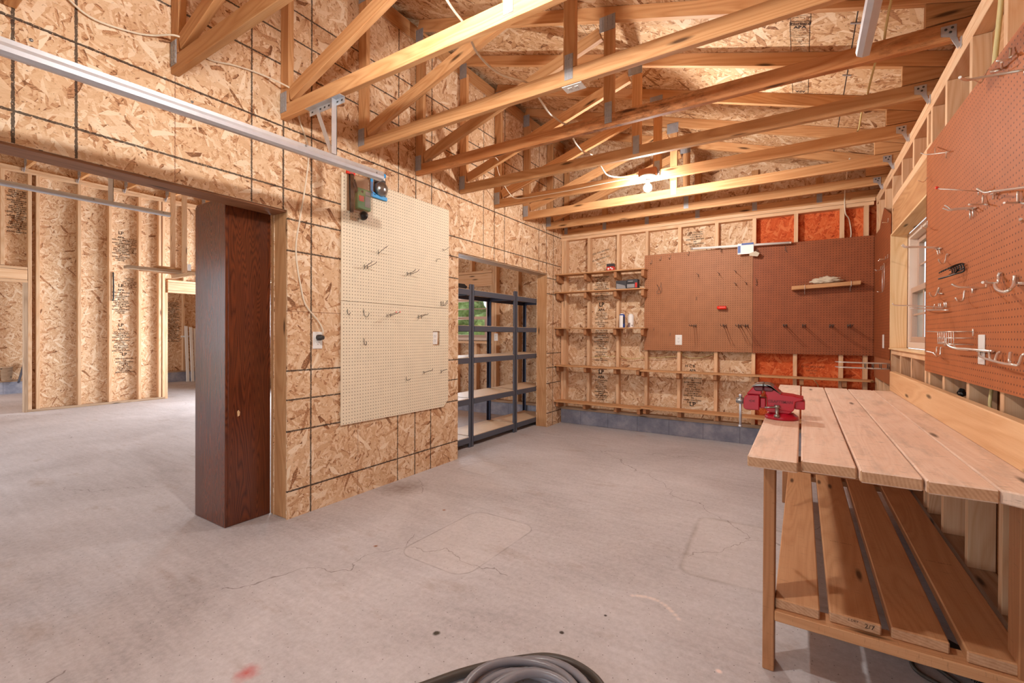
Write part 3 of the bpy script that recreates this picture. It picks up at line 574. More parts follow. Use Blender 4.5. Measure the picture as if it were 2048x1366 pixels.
# gable framing over the plate
gz=lambda x:deckz(x)-.13
beamobj('gable_chord',wb,(-2.88,.7,YB+.045,YB+.083,2.6355,2.725),'truss')
for x in (-2.86,-2.29,-1.72,-1.11,-.5,.11): 
    mb=MB(); mb.box(x,x+.07,YB+.05,YB+.085,2.726,gz(x)); mb.build('gable_stud',M['truss'],wb)
mb=MB()
for x in (-2.85,-2.28,-1.71,-1.10,-.49,.12): mb.box(x,x+.05,YB+.043,YB+.0455,2.66,2.79)
mb.build('connector_plate',M['plate'],wb)
# stamps on the back wall between studs
F=YB+.0895
def back_stamp(x,z,big='LP'):
    L=[(big,.075,0,z,.035),('APA',.05,0,z-.065,.03)]+column_lines(z-.10,9,.018,.026,int(z*7)%5)
    stamp(wb,(x,F,0),(1,0,0),(0,0,1),L)
for z in (1.63,.715): back_stamp(-2.305,z)
stamp(wb,(-2.305,F,0),(1,0,0),(0,0,1),column_lines(2.02,8,.02,.027)+column_lines(1.80,4,.018,.026,2)+column_lines(1.29,9,.02,.03,1)+column_lines(1.0,5,.018,.028,4)+column_lines(.46,5,.018,.026,3))
stamp(wb,(-2.33,F,2.3),Vector((.97,0,.22)).normalized(),Vector((-.22,0,.97)).normalized(),[('SIZED FOR SPACING',.028,.02,.06,.02),('PRP-108',.022,.05,.02),('RATED SHEATHING 7/16',.028,-.02,-.03,.02),('000 EXPOSURE 1',.02,.0,-.08),('HUD-UM-40',.02,.0,-.11)])
stamp(wb,(-1.125,F,0),(1,0,0),(0,0,1),[('LP',.07,0,.375,.02)]+column_lines(.71,12,.02,.027,2)+[('H C B',.045,-.03,.85,.02),('APA',.04,0,.80,.02)])
stamp(wb,(-1.11,F,2.49),(1,0,0),(0,0,1),column_lines(0,7,.02,.028,1))
stamp(wb,(.10,F,.87),(1,0,0),(0,0,1),[('RATED SHEATHING',.024,0,.03),('EXPOSURE 1',.022,0,-.01),('24/16',.022,0,-.04)],mat='inkl')

# right wall: studs, plates, brown siding behind, window bay
wr=struct('wall_right',(XR,3,0))
Y0,Y1,Z0,Z1=3.50,4.79,1.135,2.07
mb=MB(); x0,x1=XR+.092,XR+.105
for a0,a1,z0,z1 in ((-1.3,Y0,.2,2.95),(Y0,Y1,.2,Z0),(Y0,Y1,Z1,2.95),(Y1,5.9,.2,2.95)): mb.panel(x0,x1,a0,a1,z0,z1)
mb.build('siding',M['siding'],wr)
for y in (1.12,1.525,1.93,2.337,2.743,3.15,5.18,5.56,5.72): stud(wr,XR,y,.235,2.545,'y')
for y in (3.46,4.79): stud(wr,XR,y,.235,2.545,'y')
for y in (3.56,3.965,4.37): stud(wr,XR,y,.235,1.095,'y')
for y in (3.56,3.965,4.37): stud(wr,XR,y,2.36,2.545,'y')
beamobj('top_plate',wr,(XR,XR+.089,-1.3,5.79,2.546,2.588)); beamobj('top_plate',wr,(XR,XR+.089,-1.3,5.79,2.5905,2.633))
beamobj('sill_plate',wr,(XR,XR+.089,-1.3,5.79,.197,.235),'greywood')
beamobj('header',wr,(XR,XR+.089,3.498,4.79,2.085,2.30),'jamb'); beamobj('header',wr,(XR-.0,XR+.06,3.498,4.79,2.303,2.358),'pine')
beamobj('window_sill_plate',wr,(XR,XR+.089,3.498,4.79,1.096,1.134),'pine')
mb=MB(); mb.panel(XR+.03,XR+.25,-1.3,5.82,0,.197); mb.build('block_footing',M['block'],wr)
mb=MB(); mb.box(XR-.008,XR-.001,4.80,5.76,.84,1.043); o=mb.build('hardboard_panel',M['hardboard'],wr)
for y,y2 in ((1.97,2.33),(2.38,2.74)): beamobj('rim_board',wr,(XR+.06,XR+.09,y,y2,2.2,2.54),'truss')

# roof deck above the room
ce=struct('ceiling',(0,0,2.6))
mb=MB(); P=[]
for i in range(8):
    x=.95 if i&1 else -2.995; y=5.95 if i&2 else -1.45; z=deckz(x)+(.02 if i&4 else 0); P.append((x,y,z))
mb.hexa(P,(4.0,7.4,.02),0); mb.build('roof_deck',M['osb_roof'],ce)
sl=Vector((1,0,-.316)).normalized()
def deck_stamp(x,y,flip,parts):
    up=Vector((0,1,0)) if flip else Vector((0,-1,0)); ud=-sl if flip else sl
    n=ud.cross(up); org=Vector((x,y,deckz(x)))
    stamp(ce,org,ud,up,parts[0],parts[1])
base=[('RATED SHEATHING',.013,0,.075),('24/16  7/16 INCH',.013,0,.055),('SIZED FOR SPACING',.013,0,.02),('EXPOSURE 1',.013,0,0),('THIS SIDE DOWN',.011,0,-.025),('000',.016,0,-.05),('PRP-108',.013,-.01,-.08),('HUD-UM-40',.011,0,-.105),('C P  7/16',.013,0,-.13),('STRENGTH AXIS',.011,0,-.15)]
deck_stamp(-.024,3.36,False,([('Norbord',.028,.004,.145,.015),('APA',.036,0,.105,.04)]+base,(-.054,.054,-.175,.175,.003,.136,.095,.04,-.035,-.065)))
deck_stamp(-.024,3.98,True,([('APA',.036,0,.105,.04)]+base,(-.054,.054,-.175,.14,.003,.095,.04,-.035)))
deck_stamp(-.02,3.02,True,([('APA',.036,0,-.14,.04)]+[(a,b,c,d+.1) for a,b,c,d in base[:7]],(-.054,.054,-.15,.2,.003)))
deck_stamp(-1.35,3.15,False,(base+[('APA',.036,0,.105,.04)],(-.054,.054,-.175,.14,.003)))
deck_stamp(-1.98,2.55,True,(base+[('APA',.036,0,.105,.04)],(-.054,.054,-.175,.14,.003)))
mb=MB()
for x in (.245,): mb.bar((x,-1.3,deckz(x)-.0006),(x,5.9,deckz(x)-.0006),.006,.001)
mb.build('panel_seam',M['slot'],ce)
mb=MB()
for y in (2.6,3.22,3.83): mb.bar((.22,y,deckz(.22)-.003),(.27,y,deckz(.27)-.003),.010,.006)
mb.build('panel_clip',M['plate'],ce)

# front wall (behind the viewer) with the open garage doorway, and the neighbouring bay
wf=struct('wall_front',(0,-1.35,0))
mb=MB()
for a0,a1,z0,z1 in ((.20,.75,0,3.3),(-2.5,.20,2.2,3.9),(-4.0,-2.5,0,4.6),(-9.4,-4.0,2.45,5.3),(-10.4,-9.4,0,4.4),(-10.4,-14.2,0,.0)): 
    if z1>z0: mb.panel(a0,a1,-1.42,-1.3,z0,z1)
mb.panel(-14.2,-10.4,-1.42,-1.3,2.4,4.4)
mb.build('sheathing',M['osb'],wf)

# far partition of the garage bay, seen through the first opening
wp=struct('wall_partition',(-10.1,2.8,0)); XF=-10.1
mb=MB()
for a0,a1,z0,z1 in ((-1.3,.9,0,4.2),(.9,1.9,2.25,4.2),(1.9,3.70,0,4.2),(3.70,5.2,2.25,4.2),(5.2,5.88,0,4.2)): mb.panel(XF-.10,XF-.089,a0,a1,z0,z1)
mb.build('sheathing',M['osb'],wp)
for y in (1.905,1.995,2.48,2.88,3.295,3.60,3.66): stud(wp,XF-.089,y,.038,3.69,'y',.042)
for y in (.05,.45,.82,5.25,5.6): stud(wp,XF-.089,y,.038,3.69,'y',.042)
beamobj('jamb',wp,(XF-.10,XF+.0,1.862,1.904,0.001,2.03),'greywood'); beamobj('jamb',wp,(XF-.10,XF,3.703,3.745,.001,2.0),'pine')
beamobj('sole_plate',wp,(XF-.089,XF+.002,1.9,3.70,0.001,.038),'greywood')
beamobj('top_plate',wp,(XF-.089,XF,-1.3,5.79,3.69,3.728)); beamobj('top_plate',wp,(XF-.089,XF,-1.3,5.79,3.73,3.768))
for y0,y1 in ((.9,1.9),(3.745,5.2)):
    beamobj('header',wp,(XF-.089,XF,y0,y1,2.05,2.20),'pine'); beamobj('header',wp,(XF-.089,XF+.004,y0,y1,2.205,2.245),'pine'); beamobj('header',wp,(XF-.089,XF+.004,y0,y1,2.005,2.046),'pine')
for y in (1.3,1.62,4.0,4.3,4.8): stud(wp,XF-.089,y,2.25,3.69,'y',.042)
G0=XF-.0885
for z in (2.98,2.05,1.35): stamp(wp,(G0,3.07,z),(0,1,0),(0,0,1),[('LP',.075,0,0,.02),('APA',.05,0,-.07,.02)]+column_lines(-.11,13,.024,.03,int(z)))
stamp(wp,(G0,3.12,.83),(0,1,0),(0,0,1),[('LP',.075,0,0,.02)]+column_lines(-.06,9,.024,.03,2))
stamp(wp,(G0,3.20,2.9),(0,1,0),(0,0,1),column_lines(0,9,.024,.03,1)+column_lines(-.7,7,.024,.03,3),mat='inkl')
stamp(wp,(G0,1.82,3.4),(0,1,0),(0,0,1),column_lines(0,22,.024,.03,1))
stamp(wp,(G0,1.55,2.65),(0,1,0),(0,0,1),column_lines(0,9,.024,.03,4),mat='inkl')

# the store beyond that partition
wy=struct('wall_beyond',(-13.4,3,0))
mb=MB(); mb.panel(-13.50,-13.49,-1.3,5.9,.24,4.2); mb.build('sheathing',M['osb'],wy)
for y in (1.2,1.62,2.05,4.62,5.30,5.70): stud(wy,-13.489,y,.278,4.1,'y',.045)
beamobj('sill_plate',wy,(-13.489,-13.4,-1.3,5.79,.24,.278),'greywood')
mb=MB(); mb.panel(-13.60,-13.41,-1.3,5.82,0,.24); mb.build('block_footing',M['block'],wy)
stamp(wy,(-13.4885,5.1,2.0),(0,1,0),(0,0,1),column_lines(0,30,.03,.034,1))
cg=struct('ceiling_garage',(-6.5,2,4))
def slab(x0,z0,x1,z1):
    mb=MB(); P=[]
    for i in range(8):
        t=i&1; P.append((x1 if t else x0, 5.95 if i&2 else -1.45,(z1 if t else z0)+(.02 if i&4 else 0)))
    mb.hexa(P,(abs(x1-x0),7.4,.02),0); mb.build('roof_deck',M['osb_roof'],cg)
slab(-10.3,3.93,-6.6,5.1); slab(-6.6,5.1,-3.05,3.97); slab(-14.2,3.0,-10.3,3.93)

# windows
def window(name,plane,a0,a1,z0,z1,depth,sgn):
    """double hung sash window; plane 'x' -> lies in plane x=depth (a = y) else plane y=depth (a = x)"""
    w=struct(name,(depth,a0,z0) if plane=='x' else (a0,depth,z0))
    def bx(nm,m,l,h,bot,top,d0,d1):
        mb=MB(); d=sorted((depth+sgn*d0,depth+sgn*d1))
        if plane=='x': mb.box(d[0],d[1],l,h,bot,top)
        else: mb.box(l,h,d[0],d[1],bot,top)
        return mb.build(nm,M[m],w,.002)
    t=.045; zm=(z0+z1)/2
    for l,h,b_,t_ in ((a0,a0+t,z0,z1),(a1-t,a1,z0,z1),(a0+t,a1-t,z0,z0+t),(a0+t,a1-t,z1-t,z1)): bx('frame','vinyl',l,h,b_,t_,0,.09)
    for nm,b_,t_,d in (('sash',z0+t,zm+.018,.012),('sash',zm-.018,z1-t,.05)):
        s=.042; L,H=a0+t,a1-t
        for l,h,p,q in ((L,L+s,b_,t_),(H-s,H,b_,t_),(L+s,H-s,b_,b_+s),(L+s,H-s,t_-s,t_)): bx(nm,'vinyl_d',l,h,p,q,d,d+.034)
        bx('pane','glass',L+s,H-s,b_+s,t_-s,d+.015,d+.019)
        n=3
        for i in range(1,n): 
            c=L+(H-L)*i/n; bx('muntin','vinyl_d',c-.008,c+.008,b_+s,t_-s,d+.008,d+.014)
        c=(b_+t_)/2; bx('muntin','vinyl_d',L+s,H-s,c-.008,c+.008,d+.0082,d+.0142)
    return w
w1=window('window_1','x',Y0+.012,Y1-.012,Z0+.016,Z1-.014,.712,1)
for nm,a,m in (('jamb_board',(.602,.709,Y1-.012,Y1,Z0+.012,Z1),'winboard'),('jamb_board',(.602,.709,Y0,Y0+.012,Z0+.012,Z1),'winboard'),('head_board',(.602,.709,Y0+.012,Y1-.012,Z1-.013,Z1),'winboard'),('sill_board',(.596,.709,Y0+.0,Y1,Z0,Z0+.012),'winboard')):
    beamobj(nm,w1,a,m,.002)
w2=window('window_2','y',-5.22,WX[1],WZ[0],WZ[1],YB+.02,1)
w3=window('added_window','y',WX[0],-5.22,WZ[0],WZ[1],YB+.02,1)  # unseen window, added so more daylight enters through the rear wall
w4=window('window_4','y',VX[0],VX[1],VZ[0],VZ[1],YB+.02,1)
# ------------------------------------------------------------------ roof trusses of the room
TY=[.47,1.08,1.69,2.306,2.917,3.523,4.13,4.745,5.342]
TL=['roof truss nearest the viewer, only its lower left end in the top left corner','second roof truss, its end meeting the wall over the garage opening','third roof truss, carrying the slotted track bracket above the column','roof truss with the white ceiling outlet screwed under its chord','rough barked roof truss just beyond the one with the ceiling outlet','roof truss between the rough barked one and the bulb truss','roof truss carrying the lit bare bulb','roof truss right behind the lit bulb','last roof truss before the back wall gable']
def make_truss(y):
    t=thing('roof_truss',TL[0],'roof truss',(-1.1,y,2.68),'monopitch roof trusses of the workshop')
    m=M['truss']
    beamobj('bottom_chord',t,(XL+.004,XR+.088,y,y+.038,2.635,2.724),'truss',.003)
    mb=MB(); a=Vector((XL+.03,y+.019,deckz(XL+.03)-.048)); b=Vector((XR+.20,y+.019,deckz(XR+.20)-.048)); mb.bar(a,b,.038,.088); mb.build('top_chord',m,t,.002)
    mb=MB(); mb.box(XL+.004,XL+.09,y,y+.038,2.726,3.80); mb.build('end_post',m,t,.002)
    mb=MB(); mb.box(-1.14,-1.07,y,y+.038,2.726,3.335); mb.build('king_post',m,t,.002)
    mb=MB(); mb.bar((XL+.10,y+.019,2.775),(-1.17,y+.019,3.285),.038,.085); mb.build('diagonal_web',m,t,.002)
    mb=MB(); mb.prism([(.49,2.728),(.71,2.728),(.71,deckz(.71)-.097),(.49,deckz(.49)-.097)],'y',y,y+.037); mb.build('heel_block',m,t,.002)
    for (a0,a1,z0,z1) in ((XL+.006,XL+.072,2.672,2.80),(-1.13,-1.08,2.66,2.80),(-1.17,-1.06,3.28,3.38),(XL+.006,XL+.09,3.76,3.90)):
        mb=MB(); mb.box(a0,a1,y-.0035,y-.0005,z0,z1)
        for i in range(4):
            for j in range(3): 
                cx=a0+(a1-a0)*(j+.5)/3; cz=z0+(z1-z0)*(i+.5)/4; mb.box(cx-.004,cx+.004,y-.0055,y-.003,cz-.011,cz+.011)
        mb.build('connector_plate',M['plate'],t)
    mb=MB()   # hurricane clip at the right wall plate
    mb.prism([(.545,2.660),(.600,2.642),(.600,2.705),(.545,2.705)],'y',y-.004,y-.001); mb.prism([(.575,2.652),(.602,2.642),(.612,2.60),(.604,2.585)],'y',y-.004,y-.001)
    mb.box(.611,.6145,y-.022,y-.001,2.585,2.634)
    hc=mb.build('hurricane_clip',M['galv'],t)
    mb=MB()
    for a,b in ((.562,2.688),(.585,2.692),(.578,2.672)): mb.lathe([(0,0),(.006,0),(.006,.0006),(0,.0006)],(a,y-.0042,b),(0,-1,0),8)
    mb.build('nail_hole',M['slot'],hc)
    return t
t0=make_truss(TY[0])
for i in range(1,9):
    c=copy_tree(t0); c.location.y+=TY[i]-TY[0]; c['label']=TL[i]
    if i==4:
        ch=[k for k in c.children if k.name.startswith('bottom_chord')][0]; ch.data=ch.data.copy(); ch.data.materials[0]=M['truss_bark']; ch['label']='rough bark edged chord'
# flat truss in the garage bay (ends show over the far stud wall)
GT=['first','second','third','fourth','fifth']
def gtruss(y):
    t=thing('roof_truss','garage roof truss end over the far stud wall, first from the left','roof truss',(-6.6,y,3.8),'garage roof trusses')
    beamobj('bottom_chord',t,(-10.19,-3.06,y,y+.04,3.77,3.86),'truss')
    for a,b in (((-10.28,3.89),(-6.6,5.05)),((-6.6,5.05),(-3.06,3.93))):
        mb=MB(); mb.bar((a[0],y+.02,a[1]),(b[0],y+.02,b[1]),.038,.085); mb.build('top_chord',M['truss'],t)
    for a,b in (((-9.6,3.83),(-8.9,4.33)),((-8.9,4.33),(-7.9,3.83)),((-7.9,3.83),(-6.6,5.0))):
        mb=MB(); mb.bar((a[0],y+.02,a[1]),(b[0],y+.02,b[1]),.038,.085); mb.build('web',M['truss'],t)
    mb=MB(); mb.box(-10.12,-9.98,y-.004,y-.0005,3.80,3.90); mb.build('connector_plate',M['plate'],t)
    mb=MB(); mb.prism([(-10.11,3.69),(-10.02,3.78),(-10.02,3.83),(-10.11,3.83)],'y',y-.005,y-.001); mb.box(-10.1,-10.09,y-.03,y-.001,3.71,3.767); mb.build('hurricane_clip',M['galv'],t)
    return t
g0=gtruss(1.87)
for i in range(1,5):
    c=copy_tree(g0); c.location.y+=.615*i; c['label']='garage roof truss end over the far stud wall, %s from the left'%GT[i]
c=copy_tree(g0); c.location.y-=.615; c['label']='garage roof truss end at the left picture edge over the far wall'

# ------------------------------------------------------------------ overhead door tracks
def track(x,y0,y1,z,label,brackets,wide=1):
    t=thing('garage_door_track',label,'garage door track',(x,(y0+y1)/2,z))
    # C-shaped rolled profile open to the side (wide=1 opens to -x)
    s=wide
    prof=[(-.016*s,.028),(.018*s,.031),(.020*s,.012),(.024*s,-.004),(.020*s,-.022),(.004*s,-.032),(-.018*s,-.030),(-.018*s,-.026),(.003*s,-.028),(.016*s,-.020),(.020*s,-.004),(.016*s,.011),(.014*s,.027),(-.016*s,.025)]
    mb=MB(); mb.prism([(x+p,z+q) for p,q in (prof if s>0 else prof[::-1])],'y',y0,y1)
    tilt=.028 if x<-2 and x>-3 else 0
    mb.v=[(a,b,z+(c-z)*(.62 if x<-4 else .86)+(b-y1)*tilt) for a,b,c in mb.v]; mb.build('rail',M['galv'],t)
    mb=MB()
    for yy in (y1-.06,y1-.55,y1-1.1,y1-1.6): mb.lathe([(0,0),(.006,0),(.006,.003),(0,.004)],(x+.0205*s,yy,z+.004),(s,0,0),8)
    mb.build('bolt',M['steel'],t)
    for yy,zt in brackets:
        mb=MB(); h=zt-z
        def ang(a,b,w,holes):
            mb.bar(a,b,w,.003,(0,1,0)); 
        mb.box(x-.02,x+.02,yy-.003,yy,z+.02,zt); mb.box(x+.017,x+.02,yy-.035,yy,z+.02,zt)
        mb.build('hanger_post',M['galv'],t)
        mb=MB()
        for k in range(int(h/.04)): mb.lathe([(0,0),(.006,0),(.006,.0008),(0,.0008)],(x,yy-.0032,z+.05+k*.04),(0,-1,0),8)
        mb.build('slot_hole',M['slot'],t)
        mb=MB(); mb.bar((x-.17,yy-.004,zt),(x-.02,yy-.004,z+.03),.003,.03,(1,0,0)); mb.build('brace',M['galv'],t)
        mb=MB(); mb.box(x-.24,x+.09,yy-.003,yy,zt-.032,zt+.004); mb.box(x-.24,x+.09,yy-.035,yy,zt+.001,zt+.004); mb.build('cross_angle',M['galv'],t)
        mb=MB()
        for k in range(8): mb.box(x-.22+k*.04,x-.205+k*.04,yy-.0036,yy-.003,zt-.018,zt-.008)
        mb.build('slot_hole',M['slot'],t)
    return t
track(-2.312,-1.25,2.04,2.262,'long galvanised overhead door track crossing in front of the marked board wall',[(1.687,2.60)])
track(.185,-1.25,2.13,2.305,'short-looking galvanised door track end hanging at the upper right',[],-1)
track(-5.0,-1.25,1.87,2.345,'thin galvanised door track in the garage bay beyond the opening',[(1.45,3.765)])

# ------------------------------------------------------------------ pegboards
def board(name,label,m,poly_or_box,cat='pegboard'):
    mb=MB(); mb.panel(*poly_or_box); o=mb.build(name,M[m]); return tag(o,label,cat)
board('pegboard','upper cream pegboard sheet on the marked board wall','cream',(XL+.008,XL+.014,2.15,3.357,1.486,2.430))
# lower cream sheet: clipped corner and an outlet cutout
def plate_with_hole(name,label,m,axis,a,poly,hole):
    import bmesh
    bm=bmesh.new(); ov=[bm.verts.new((u,v,0)) for u,v in poly]; hv=[bm.verts.new((u,v,0)) for u,v in hole]
    es=[bm.edges.new((ov[i],ov[(i+1)%len(ov)])) for i in range(len(ov))]+[bm.edges.new((hv[i],hv[(i+1)%len(hv)])) for i in range(len(hv))]
    bmesh.ops.triangle_fill(bm,use_beauty=True,use_dissolve=False,edges=es)
    bm.normal_update()
    r=bmesh.ops.extrude_face_region(bm,geom=list(bm.faces)); vs=[g for g in r['geom'] if isinstance(g,bmesh.types.BMVert)]
    bmesh.ops.translate(bm,vec=(0,0,.006),verts=vs)
    bmesh.ops.recalc_face_normals(bm,faces=list(bm.faces))
    mb=MB(); bm.verts.index_update()
    mb.v=[(a+v.co.z,v.co.x,v.co.y) for v in bm.verts]
    for f in bm.faces: mb.face([v.index for v in f.verts],[(v.co.x,v.co.y) for v in f.verts])
    bm.free(); o=mb.build(name,M[m]); return tag(o,label,'pegboard')
plate_with_hole('pegboard','lower cream pegboard sheet with an outlet cutout and a clipped corner','cream','x',XL+.008,
    [(2.15,.562),(3.29,.552),(3.357,.612),(3.357,1.483),(2.15,1.483)],[(3.138,1.136),(3.232,1.136),(3.232,1.268),(3.138,1.268)])
board('pegboard','tan pegboard on the back wall, left of the dark brown one','tan',(-1.690,-.473,YB-.022,YB-.014,1.05,2.25))
board('pegboard','dark brown pegboard on the back wall by the corner','brown',(-.470,.600,YB-.022,YB-.014,1.045,2.25))
mb=MB(); x0,x1=XR-.013,XR-.005
mb.prism([(2.0,1.043),(3.515,1.043),(3.515,2.318),(2.0,2.262)],'x',x0,x1); o=mb.build('pegboard',M['rust']); 
tag(o,'big rust brown pegboard beside the window over the workbench','pegboard')
mb=MB(); mb.prism([(4.815,1.13),(4.83,1.045),(5.765,1.043),(5.765,2.235),(5.42,2.24),(5.15,2.375),(4.815,2.245)],'x',x0,x1); o=mb.build('pegboard',M['brown'])
tag(o,'narrow brown pegboard with a slanted top between window and corner','pegboard')

# ------------------------------------------------------------------ outlets and cover plates
def outlet(name,label,org,n,ud,w=.072,h=.118,plugs=True,cat='outlet'):
    """org = plate centre on the wall, n = normal, ud = width direction"""
    o=Vector(org); n=Vector(n); ud=Vector(ud); vd=n.cross(ud) if abs(n.z)<.5 else n.cross(ud)
    t=thing(name,label,cat,org)
    def quad(mb,u0,u1,v0,v1,d0,d1):
        P=[o+ud*(u1 if i&1 else u0)+vd*(v1 if i&2 else v0)+n*(d1 if i&4 else d0) for i in range(8)]
        mb.hexa(P,(u1-u0,v1-v0,d1-d0))
    mb=MB(); quad(mb,-w/2,w/2,-h/2,h/2,0,.005); mb.build('cover_plate',M['white'],t,.002)
    if plugs:
        for s in (-1,1):
            mb=MB(); quad(mb,-.017,.017,s*.0195-.014,s*.0195+.014,.005,.0075); r=mb.build('receptacle',M['white'],t,.003)
            mb=MB()
            for a in (-.0065,.0065): quad(mb,a-.0014,a+.0014,s*.0195-.001,s*.0195+.008,.0076,.0079)
            quad(mb,-.0025,.0025,s*.0195-.010,s*.0195-.005,.0076,.0079); mb.build('slot',M['slot'],r)
    return t
outlet('wall_outlet','white outlet with a cord plugged in, left of the cream pegboard',(XL+.001,1.963,1.193),(1,0,0),(0,1,0),.075,.12)
outlet('wall_outlet','white outlet recessed in the cutout of the cream pegboard',(XL+.001,3.176,1.203),(1,0,0),(0,1,0),.07,.115)
outlet('wall_outlet','white outlet low on the tan pegboard',(-1.268,YB-.0225,1.185),(0,-1,0),(1,0,0),.078,.122)
outlet('wall_outlet','white outlet on a stud seen through the grey shelving',(-3.985,YB-.0005,1.20),(0,-1,0),(1,0,0),.07,.115)
outlet('cover_plate','blank white cover plate on the narrow corner pegboard',(XR-.0135,5.10,1.196),(-1,0,0),(0,-1,0),.072,.12,False,'cover plate')
outlet('cover_plate','tall blank white cover plate on the big rust pegboard',(XR-.0135,2.515,1.19),(-1,0,0),(0,-1,0),.072,.118,False,'cover plate')
outlet('ceiling_outlet','white duplex outlet screwed under a roof truss chord',(-1.09,2.345,2.632),(0,0,-1),(0,1,0),.075,.12)
# ------------------------------------------------------------------ dark box column in the opening
t=thing('column_box','tall dark stained plywood box standing in the garage opening','wooden box',(-3.28,1.60,0))
mb=MB(); mb.box(-3.479,-3.079,1.449,1.468,.002,2.092,2); mb.build('narrow_side',M['stain'],t,.002)
mb=MB(); mb.box(-3.099,-3.080,1.4685,1.742,.002,2.092,2); mb.build('broad_side',M['stain'],t,.002)
mb=MB(); mb.box(-3.479,-3.10,1.724,1.742,.002,2.092,2); mb.box(-3.479,-3.461,1.469,1.723,.002,2.092,2); mb.build('rear_side',M['stain'],t)
mb=MB(); mb.box(-3.475,-3.083,1.453,1.738,2.0925,2.105); mb.build('lid',M['stain'],t)
mb=MB(); mb.prism([(1.527,.70),(1.538,.705),(1.541,.728),(1.532,.742),(1.524,.732)],'x',-3.0795,-3.078); o=mb.build('bare_chip',M['winboard'],t); o['label']='chipped pale spot'

# ------------------------------------------------------------------ grey boltless shelving
def shelving(y0,label):
    W=.90; xf,xb=-3.06,-3.48
    t=thing('shelving_unit',label,'shelving unit',((xf+xb)/2,y0+W/2,0),'grey boltless shelving units')
    for x,s in ((xf,-1),(xb,1)):
        for y,r in ((y0,1),(y0+W,-1)):
            mb=MB(); ya,yb=sorted((y,y+r*.036)); xa,xc=sorted((x,x+s*.003)); mb.box(xa,xc,ya,yb,.0,1.79)
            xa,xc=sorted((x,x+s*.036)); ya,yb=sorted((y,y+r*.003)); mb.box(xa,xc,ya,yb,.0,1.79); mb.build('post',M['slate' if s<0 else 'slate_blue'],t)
    for z in (.115,.535,.985,1.335,1.73):
        mb=MB(); mb.box(xf-.004,xf+.008,y0+.036,y0+W-.036,z-.062,z-.002); mb.box(xf-.03,xf-.004,y0+.036,y0+W-.036,z-.02,z-.012); mb.build('front_beam',M['slate'],t,.002)
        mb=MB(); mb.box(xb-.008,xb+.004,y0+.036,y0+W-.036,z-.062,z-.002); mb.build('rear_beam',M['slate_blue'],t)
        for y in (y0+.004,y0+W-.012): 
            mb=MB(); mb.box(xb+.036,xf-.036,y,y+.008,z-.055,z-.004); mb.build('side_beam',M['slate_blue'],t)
        mb=MB(); mb.box(xb+.006,xf-.006,y0+.006,y0+W-.006,z-.011,z+.003); mb.build('shelf_board',M['particle'],t)
    return t
s0=shelving(3.07,'grey shelving unit at the near side of the second opening, mostly behind the wall')
for i,l in ((1,'grey shelving unit in the middle of the second opening, seen whole'),(2,'grey shelving unit at the far jamb of the second opening')):
    c=copy_tree(s0); c.location.y+=0.91*i; c['label']=l
mb=MB(); mb.prism([(3.62,1.735),(3.93,1.735),(3.95,1.765),(3.9,1.79),(3.7,1.785)],'x',-3.33,-3.10); mb.prism([(3.9,1.736),(4.1,1.736),(4.08,1.748)],'x',-3.30,-3.12); o=mb.build('folded_bag',M['black'],None,.01); tag(o,'black folded bag lying on top of the grey shelving','bag')

# ------------------------------------------------------------------ wall shelves of the back wall
def wall_shelf(label,x0,x1,y0,z,th,blocks,bh=.085,grp='plain wooden wall shelves on the back studs',bl=None,m='jamb'):
    t=thing('wall_shelf',label,'shelf',((x0+x1)/2,YB,z),grp)
    mb=MB(); c=.03
    mb.prism([(x0,YB-.001),(x0,y0),(x1-c,y0),(x1,y0+c),(x1,YB-.001)],'z',z-th,z); mb.build('shelf_board',M[m],t,.002)
    for x in blocks:
        mb=MB(); L=bl or (YB-y0)*.88
        mb.prism([(YB-.001,z-th-.0005),(YB-L,z-th-.0005),(YB-L,z-th-bh*.8),(YB-L*.75,z-th-bh),(YB-.001,z-th-bh)],'x',x,x+.038); mb.build('bracket_block',M['leg'],t,.002)
    return t
bx=(-2.868,-2.46,-2.045,-1.692)
wall_shelf('topmost short wooden shelf, holding a red can','%f'and -2.878,-1.645,5.60,2.072,.016,bx,.098)
wall_shelf('second short wooden shelf from the top, holding two dark boxes',-2.878,-1.640,5.60,1.826,.014,bx,.098)
wall_shelf('third short wooden shelf, holding two spray cans',-2.878,-1.636,5.60,1.336,.014,bx,.098)
wall_shelf('long shelf under the pegboards, left board beside the opening',-2.878,-1.705,5.61,.822,.018,(-2.865,-2.46,-2.045,-1.75),.075)
wall_shelf('long shelf under the pegboards, right board running to the corner',-1.703,.598,5.63,.806,.018,(-1.69,-1.27,-.86,-.44,-.02,.345),.075)
wall_shelf('lowest shelf just over the block footing, left grey board',-2.878,-1.68,5.59,.335,.02,(-2.86,-2.46,-2.03,-1.73),.075)
wall_shelf('lowest shelf just over the block footing, right reddish board',-1.676,.598,5.59,.35,.02,(-1.655,-1.24,-.83,-.40,.03,.40),.075)

